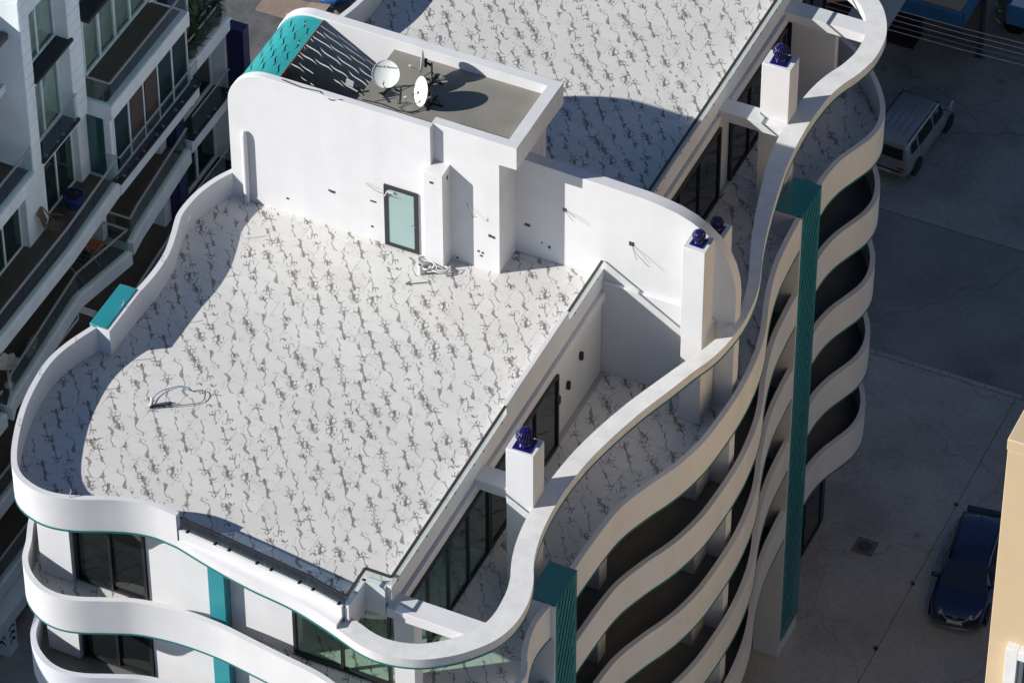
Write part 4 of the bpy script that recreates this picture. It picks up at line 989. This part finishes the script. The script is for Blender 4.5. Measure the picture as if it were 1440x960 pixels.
# ================================================================== vehicles
def car2(name, label, cat, loc, rz, spec):
    """spec: side outline as (x, z) upper line stations with plan half widths; glass is inset panels on the shell"""
    t = thing(name, loc, label, cat, rz=rz)
    P = spec; st = P['st']; paint = P['paint']
    shell = MB(); rows = []
    for (x, zb_, zr, wb_, wr, lo) in st:                # lower edge, belt, roof, half widths
        if zr <= zb_+.02: zr = zb_+.03
        h = zr-zb_
        pts = [(0,lo),(wb_*.86,lo),(wb_*.985,lo+.12),(wb_,lo+(zb_-lo)*.5),(wb_*.985,zb_-.06),(wb_*.955,zb_),(wb_+(wr-wb_)*.45-.02,zb_+h*.40),(wb_+(wr-wb_)*.86-.01,zb_+h*.80),(wr*.93,zb_+h*.955),(wr*.72,zr),(0,zr+.025*(1 if h > .2 else .6))]
        full = pts+[(-y,z) for y, z in pts[-2:0:-1]]; K = len(full)
        rows.append([(x,y,z) for y, z in full])
    n = len(rows)
    shell.add([p for r_ in rows for p in r_], [(i*K+k,i*K+(k+1)%K,(i+1)*K+(k+1)%K,(i+1)*K+k) for i in range(n-1) for k in range(K)]+[tuple(range(K))[::-1], tuple((n-1)*K+k for k in range(K))])
    o = local('body', shell, paint, t, smooth=True, angle=70)
    m = o.modifiers.new('round','SUBSURF'); m.levels = 1; m.render_levels = 2
    def surf(x, zz, side):                               # point on the flank at station x and height zz
        for a, b in zip(st, st[1:]):
            if a[0] <= x <= b[0] or a[0] >= x >= b[0]:
                q = (x-a[0])/(b[0]-a[0]); zb_, zr, wb_, wr = [a[i]+(b[i]-a[i])*q for i in (1,2,3,4)]
                if zz <= zb_: return Vector((x, side*wb_*.985, zz))
                k = min(1, (zz-zb_)/max(.05, zr-zb_)); return Vector((x, side*((wb_*.955)+(wr*.955-wb_*.955)*k+.0), zz))
        return Vector((x, 0, zz))
    for side in (-1, 1):
        for poly in P['side_windows']:
            pts = [surf(x, z, side)+Vector((0, side*.012, .0)) for x, z in poly]
            bk = [p-Vector((0, side*.03, 0)) for p in pts]; k = len(pts)
            local('side_window', MB().add(pts+bk, [tuple(range(k)), tuple(range(k, 2*k))[::-1]]+[(i,(i+1)%k,k+(i+1)%k,k+i) for i in range(k)]), DG, t)
        for xw in P['wheels']:
            wy = side*(P['wy']); wheel = MB(); r_ = P['wr']
            wo = local('wheel', MB().lathe([(r_*.62,-.10),(r_*.95,-.105),(r_,-.07),(r_,.07),(r_*.95,.105),(r_*.62,.10)],(xw,wy,r_),24,(0,side,0)), BLACK, t, smooth=True)
            rim = MB().lathe([(r_*.66,.06),(r_*.66,.095),(r_*.58,.09),(r_*.56,.05)],(xw,wy,r_),24,(0,side,0))
            for k in range(7):
                a = 2*math.pi*k/7; rim.bar((xw,wy+side*.088,r_),(xw+r_*.6*math.cos(a),wy+side*.092,r_+r_*.6*math.sin(a)),.045,.02,(0,1,0))
            rim.lathe([(.05,.06),(.05,.10),(.02,.105)],(xw,wy,r_),10,(0,side,0))
            ro_ = bpy.data.objects.new('rim', rim.mesh('rim', STEEL, True)); COL.objects.link(ro_); ro_.parent = wo
            local('wheel_arch', MB().lathe([(r_*1.02,-.02),(r_*1.17,-.02),(r_*1.17,.014),(r_*1.02,.016)],(xw,side*(P['arch']),r_*1.02),24,(0,side,0)), P.get('archm', BLACK), t, smooth=True)
        mp = surf(P['mirror'][0], P['mirror'][1], side)
        local('mirror', MB().box(mp.x-.07,mp.x+.05,min(mp.y+side*.02,mp.y+side*.24),max(mp.y+side*.02,mp.y+side*.24),mp.z-.02,mp.z+.13), P.get('mirm', paint), t, bevel=.035)
        for (x, z) in P['handles']:
            hp = surf(x, z, side); local('handle', MB().box(hp.x-.09,hp.x+.09,hp.y-.012,hp.y+.026,hp.z-.015,hp.z+.015), paint, t, bevel=.008)
        for (x, z0, z1) in P['seams']:
            a = surf(x, z0, side); b = surf(x, z1, side); local('door_seam', MB().bar(a+Vector((0,side*.004,0)), b+Vector((0,side*.004,0)), .012, .012), BLACK, t)
    for nm, poly, mat in P['panels']:                    # windscreen, rear glass, lights, grille, plates: (x, y, z) quads
        pts = [Vector(p) for p in poly]; nrm = (pts[1]-pts[0]).cross(pts[2]-pts[0]).normalized(); k = len(pts)
        bk = [p-nrm*.035 for p in pts]; pts = [p+nrm*.004 for p in pts]
        local(nm, MB().add(pts+bk, [tuple(range(k)), tuple(range(k,2*k))[::-1]]+[(i,(i+1)%k,k+(i+1)%k,k+i) for i in range(k)]), mat, t)
    for nm, mb, mat in P.get('extra', []): local(nm, mb, mat, t, smooth=True)
    return t
def paintm(name, col, metal=.35, rough=.32): return plain(name, col, rough, metal, var=.06, scale=2, coat=1.0)
SILV = paintm('silver_paint', (.34,.345,.36), .25); BLUEC = paintm('blue_car_paint', (.008,.016,.085), .35)
DARKC = paintm('dark_car_paint', (.012,.014,.018), .3); GREYC = paintm('grey_car_paint', (.22,.22,.23), .4)
LAMP = plain('lamp_glass', (.45,.46,.47), .12, coat=1.0); TAIL = plain('tail_lamp', (.22,.012,.010), .2, coat=1.0)
PLATE = plain('plate_white', (.6,.6,.58), .4)
# boxy silver van, nose to +x
st = [(-1.98,.62,.66,.70,.60,.34),(-1.92,.98,1.30,.80,.66,.30),(-1.86,1.02,1.52,.83,.68,.25),(-1.6,1.02,1.64,.845,.70,.22),(-.9,1.02,1.68,.85,.70,.21),(0,1.02,1.68,.85,.70,.21),(.62,1.02,1.65,.85,.69,.21),(.86,1.02,1.50,.85,.67,.21),(1.06,1.01,1.12,.85,.72,.21),(1.14,1.0,1.03,.85,.80,.21),(1.6,.95,.97,.83,.74,.22),(1.88,.86,.88,.78,.66,.26),(1.98,.60,.64,.68,.58,.34)]
van = dict(st=st, paint=SILV, wheels=(-1.22,1.28), wy=.74, wr=.31, arch=.845, archm=BLACK, mirror=(1.0,1.10), handles=[(-.18,.88),(-1.28,.90)], seams=[(.02,.35,1.0),(-1.0,.5,1.0),(1.0,.35,1.0)],
    side_windows=[[(.08,1.07),(.80,1.07),(.83,1.2),(.70,1.50),(.14,1.52),(.06,1.45)],[(-1.08,1.07),(-.06,1.07),(-.02,1.2),(-.05,1.47),(-.14,1.53),(-1.0,1.53),(-1.10,1.45)],[(-1.66,1.12),(-1.2,1.10),(-1.2,1.48),(-1.5,1.48),(-1.64,1.42)]],
    panels=[('windscreen',[(1.07,-.70,1.10),(1.07,.70,1.10),(.70,.60,1.60),(.70,-.60,1.60)],DG),('rear_window',[(-1.966,.60,1.00),(-1.966,-.60,1.00),(-1.916,-.57,1.40),(-1.916,.57,1.40)],DG),
            ('bumper_slot',[(-2.035,.60,.50),(-2.035,-.60,.50),(-2.03,-.60,.56),(-2.03,.60,.56)],BLACK),('tail_lamp',[(-2.0,.66,.62),(-2.0,.40,.62),(-1.99,.40,.67),(-1.99,.66,.67)],TAIL),('tail_lamp',[(-2.0,-.40,.62),(-2.0,-.66,.62),(-1.99,-.66,.67),(-1.99,-.40,.67)],TAIL),('number_plate',[(-2.04,.25,.39),(-2.04,-.25,.39),(-2.038,-.25,.48),(-2.038,.25,.48)],PLATE),
            ('grille',[(1.985,-.5,.5),(1.985,.5,.5),(1.96,.5,.64),(1.96,-.5,.64)],BLACK),('headlight',[(1.965,-.68,.66),(1.99,-.46,.66),(1.93,-.46,.80),(1.88,-.68,.80)],LAMP),('headlight',[(1.99,.46,.66),(1.965,.68,.66),(1.88,.68,.80),(1.93,.46,.80)],LAMP)],
    extra=[('roof_rib',MB().bar((-1.45,y,1.712),(-.35 if abs(y) > .3 else .2,y,1.712),.022,.014),plain('roof_rib_grey',(.25,.25,.26),.4)) for y in (-.36,-.12,.12,.36)]+[('roof_gutter',MB().bar((-1.7,y,1.655),(.66,y,1.66),.03,.02),BLACK) for y in (-.655,.655)]+[('bumper',MB().box(-2.03,-1.9,-.74,.74,.36,.56),SILV),('aerial',MB().tube([(.55,.3,1.68),(.42,.3,1.80)],.012,5),BLACK)])
car2('silver_van', 'boxy silver grey van parked on the concrete beyond the far balconies', 'van', (3.70,30.95,GZ), R(86), van)
# blue hatchback, nose towards the viewer
st = [(-2.05,.62,.66,.66,.56,.36),(-1.98,.90,1.10,.80,.60,.30),(-1.80,.98,1.42,.85,.62,.24),(-1.4,1.0,1.55,.88,.63,.21),(-.6,1.0,1.60,.89,.64,.20),(.1,.99,1.58,.89,.63,.20),(.55,.98,1.42,.89,.61,.20),(.95,.97,1.14,.885,.66,.20),(1.18,.96,.99,.88,.76,.20),(1.6,.88,.91,.86,.72,.21),(1.92,.78,.80,.78,.62,.24),(2.06,.58,.61,.60,.50,.34)]
hat = dict(st=st, paint=BLUEC, wheels=(-1.28,1.30), wy=.79, wr=.32, arch=.885, mirror=(.85,1.02), handles=[(-.25,.86),(-1.1,.9)], seams=[(-.1,.35,.98),(.95,.35,.95),(-.98,.5,.98)],
    side_windows=[[(-.02,1.05),(.80,1.03),(.52,1.36),(-.02,1.47)],[(-1.0,1.05),(-.12,1.05),(-.12,1.47),(-.85,1.48)],[(-1.62,1.12),(-1.1,1.06),(-.98,1.46),(-1.45,1.40)]],
    panels=[('windscreen',[(1.19,-.74,1.02),(1.19,.74,1.02),(.49,.60,1.50),(.49,-.60,1.50)],DG),('rear_window',[(-1.93,.52,1.10),(-1.93,-.52,1.10),(-1.78,-.52,1.40),(-1.78,.52,1.40)],DG),
            ('grille',[(2.075,-.42,.42),(2.075,.42,.42),(2.03,.36,.66),(2.03,-.36,.66)],BLACK),('number_plate',[(2.10,-.24,.44),(2.10,.24,.44),(2.09,.24,.55),(2.09,-.24,.55)],PLATE),
            ('headlight',[(2.05,-.46,.68),(1.99,-.40,.76),(1.66,-.76,.83),(1.80,-.78,.73)],LAMP),('headlight',[(2.05,.46,.68),(1.80,.78,.73),(1.66,.76,.83),(1.99,.40,.76)],LAMP)],
    extra=[('grille_trim',MB().tube([(1.98,-.46,.76),(2.07,-.30,.60),(2.09,0,.55),(2.07,.30,.60),(1.98,.46,.76)],.018,6),STEEL),('emblem',MB().lathe([(.075,0),(.085,.012),(.06,.014),(.055,0)],(2.055,0,.68),18,(.95,0,.25)).bar((2.07,-.085,.68),(2.07,.085,.68),.025,.012),STEEL),
           ('bumper_lip',MB().tube([(1.80,-.80,.26),(2.05,-.55,.26),(2.10,0,.25),(2.05,.55,.26),(1.80,.80,.26)],.022,6),STEEL),('roof_rail',MB().bar((-1.5,.60,1.60),(.1,.60,1.605),.03),BLACK),('roof_rail',MB().bar((-1.5,-.60,1.60),(.1,-.60,1.605),.03),BLACK),('rear_spoiler',MB().box(-1.90,-1.68,-.55,.55,1.47,1.51),DARKC),('aerial',MB().tube([(-1.2,0,1.62),(-1.35,0,1.78)],.014,5),BLACK)])
car2('blue_hatchback', 'dark blue hatchback parked in the shaded yard beside the beige building', 'car', (12.85,12.6,GZ), R(-82), hat)
# dark car under the neighbouring block
d2 = dict(hat); d2['paint'] = DARKC; d2['panels'] = hat['panels']; d2['mirm'] = DARKC
car2('dark_car', 'black car half hidden under the balconies of the block at the left', 'car', (-13.1,2.3,GZ), R(-84), d2)
g2 = dict(hat); g2['paint'] = GREYC; g2['wheels'] = (-1.28,1.30); g2['mirm'] = GREYC
car2('grey_car', 'pale grey car parked under the canopy in the upper right corner', 'car', (6.0,38.95,GZ), R(-171), g2)

# ================================================================== buildings at the right
Bg = thing('beige_building', (24,6,GZ), 'sunlit beige rendered building cut off by the right edge', 'building')
part('wall', MB().box(19.98,34,-8.5,13,GZ,7.65), BEIGE, Bg, bevel=.02)
part('roof_parapet', MB().box(19.96,34.02,-8.52,13.02,7.651,8.0), BEIGE, Bg, bevel=.02)
part('window_surround', MB().box(20.50,20.80,-8.75,-8.5,-8,1.4), plain('white_surround',(.75,.75,.74),.5), Bg, bevel=.01)
part('window_surround', MB().box(20.802,23.8,-8.75,-8.5,1.1,1.4), plain('white_surround',(.75,.75,.74),.5), Bg, bevel=.01)
window(Bg, (20.82,-8.5,-1.6), UX, -UY, 2.6, 2.68, 2, frame=plain('white_window_frame',(.72,.72,.72),.4), fr=.1, dep=.12)
S = thing('garage_building', (2.0,38.0,GZ), 'low grey garage with a blue edged terrace above it, top right', 'building')
CG = plain('grey_render', (.17,.17,.175), .85, var=.3, scale=.8, bump=.3, streak=.25)
part('wall', MB().box(2.0,4.15,36.42,36.8,GZ,-16.6), CG, S)
part('wall', MB().box(-9,2.0,41.5,41.9,GZ,-16.6), plain('dark_red_wall',(.05,.018,.016),.8), S)
part('garage_floor', MB().box(-9,1.98,35.6,41.5,GZ,GZ+.03), plain('dark_red_floor',(.055,.018,.018),.7,var=.3), S)
part('door_post', MB().box(-.2,.05,36.5,36.75,GZ,-16.6), CG, S)
BLUEF = plain('blue_fascia', (.045,.17,.33), .5, var=.12)
part('terrace_slab', MB().box(-9,4.35,33.35,42,-16.62,-16.15), plain('soffit_grey',(.25,.25,.25),.8), S)
part('fascia', MB().box(-9,4.40,33.22,33.36,-16.62,-16.05), BLUEF, S, bevel=.01)
part('fascia', MB().box(4.34,4.48,33.362,42,-16.62,-16.05), BLUEF, S, bevel=.01)
TANF = plain('tan_terrace', (.42,.31,.17), .7, var=.2)
part('terrace_edge', MB().box(-9,4.33,33.37,33.8,-16.149,-16.0), TANF, S)
part('terrace_edge', MB().box(3.9,4.33,33.81,42,-16.149,-16.0), TANF, S)
WDK = plain('orange_deck_board', (.33,.16,.05), .6, var=.35, scale=3)
for i in range(12): part('deck_board', MB().box(-1.2+i*.42,-.8+i*.42,33.82,41,-16.149,-16.10), WDK, S)
part('rail_post', MB().box(3.3,3.36,34.1,34.16,-16.1,-15.2), BLACK, S)
part('canopy', MB().box(5.6,12,34.5,42,-16.9,-16.3), plain('canopy_white',(.72,.72,.72),.5), S)
part('canopy_edge', MB().box(5.58,12,34.45,34.5,-16.9,-16.1), plain('canopy_blue',(.05,.22,.42),.5), S)
po_ = thing('steel_post', (4.2,36.25,GZ), 'dark steel post standing at the corner of the grey garage wall', 'post')
local('pole', MB().tube([(0,0,0),(0,0,4.4)],.09,10), plain('post_grey',(.10,.10,.105),.5,metal=.4), po_, smooth=True)
local('meter_box', MB().box(-.05,.25,-.2,-.05,2.9,3.3), CG, po_, bevel=.01); local('base_plate', MB().box(-.16,.16,-.16,.16,0,.03), STEEL, po_)
wl = part('wall_light', MB().box(2.25,2.4,36.34,36.42,-17.4,-17.15), plain('light_white',(.75,.75,.72),.4), S)
# overhead wires
names = ['topmost of the five overhead wires, nearest the garage','second overhead wire from the top','middle one of the five overhead wires','fourth overhead wire from the top, the dimmest','lowest of the five overhead wires, nearest the van']
WIRE = plain('wire_white', (.62,.62,.62), .5); WIRED = plain('wire_grey', (.30,.30,.30), .5)
for i, (ya, yb) in enumerate([(29.03,29.19),(28.80,28.93),(28.53,28.66),(28.26,28.41),(28.01,28.15)]):
    pts = [(x, ya+(yb-ya)*(x-3)/5, -13+.004*(x-5.5)**2-.02) for x in range(-30, 42, 3)]
    o = part('overhead_wire', MB().tube(pts, .013, 5), WIRED if i == 3 else WIRE, None, smooth=True); tag(o, names[i], 'wire', 'overhead wires across the parking')

# ================================================================== odds and ends on the ground
sh1 = thing('cardboard_sheet', (-18.6,28.6,GZ), 'flattened brown cardboard lying on the ground behind the block', 'cardboard')
CARD = plain('cardboard', (.26,.20,.16), .9, var=.2)
local('flap', MB().box(-1.0,.6,-.6,.5,0,.05), CARD, sh1); local('flap', MB().add([(.6,-.6,.03),(1.4,-.5,.25),(1.4,.5,.22),(.6,.5,.05),(.6,-.6,.06),(1.4,-.5,.28),(1.4,.5,.25),(.6,.5,.08)],[(0,1,2,3),(4,7,6,5),(0,4,5,1),(1,5,6,2),(2,6,7,3),(3,7,4,0)]), CARD, sh1)
sh2 = thing('white_sheet', (-17.75,28.15,GZ), 'pale board lying in front of the flattened cardboard', 'board')
local('board', MB().obox((0,0,.08),Vector((.95,.3,.06)).normalized(),Vector((-.3,.95,0)).normalized(),UZ,-.7,.7,-.3,.3,0,.03), plain('pale_board',(.34,.34,.36),.8), sh2)
bgx = thing('blue_bag', (-17.3,29.6,GZ), 'crumpled blue plastic bag beside the cardboard', 'bag')
bb = MB().lathe([(.05,0),(.38,.02),(.45,.2),(.34,.42),(.12,.55),(.08,.7)],(0,0,0),14)
bb.v = [(x+.09*math.sin(7*z+9*y),y+.08*math.sin(6*x+5*z),z*(1+.15*math.sin(8*x+7*y))) for x, y, z in bb.v]
local('bag', bb, plain('blue_plastic',(.02,.09,.25),.35), bgx, smooth=True, angle=50)
rb = MB(); rnd = random.Random(3)
for i in range(420):
    x, y = rnd.uniform(-17,-9.5), rnd.uniform(28.6,33); s_ = rnd.uniform(.05,.22)
    ax = [Vector((rnd.uniform(-1,1),rnd.uniform(-1,1),rnd.uniform(-1,1))).normalized()]; ax.append(ax[0].orthogonal().normalized()); ax.append(ax[0].cross(ax[1]))
    rb.obox((x,y,GZ+s_*.3),ax[0],ax[1],ax[2],-s_,s_,-s_*.7,s_*.7,-s_*.5,s_*.5)
tag(part('rubble', rb, plain('rubble_mix',(.13,.11,.09),.95,var=.6,scale=2), None), kind='stuff')
vg = MB()
for i in range(900):
    x, y = rnd.uniform(-15.5,-8), rnd.uniform(30.5,34); a = rnd.uniform(0,6.28); h_ = rnd.uniform(.15,.5)
    vg.add([(x,y,GZ),(x+.05*math.cos(a),y+.05*math.sin(a),GZ),(x+.2*math.cos(a+1),y+.2*math.sin(a+1),GZ+h_)],[(0,1,2)])
tag(part('weeds', vg, LEAF2, None), kind='stuff')
for i, (x, y, lab) in enumerate([(11.27,15.6,'small dark weed tuft in the paving joint near the rear of the blue car'),(11.28,11.9,'small weed in the paving joint level with the blue car'),(11.25,8.9,'small weed in the paving joint at the bottom of the yard')]):
    wd = MB()
    for k in range(26):
        a = rnd.uniform(0,6.28); l_ = rnd.uniform(.04,.15); wd.add([(x,y,GZ),(x+.03,y+.02,GZ),(x+l_*math.cos(a),y+l_*math.sin(a),GZ+rnd.uniform(.03,.2))],[(0,1,2)])
    tag(part('weed', wd, LEAF2, None), lab, 'plant', 'weeds in the paving joints')
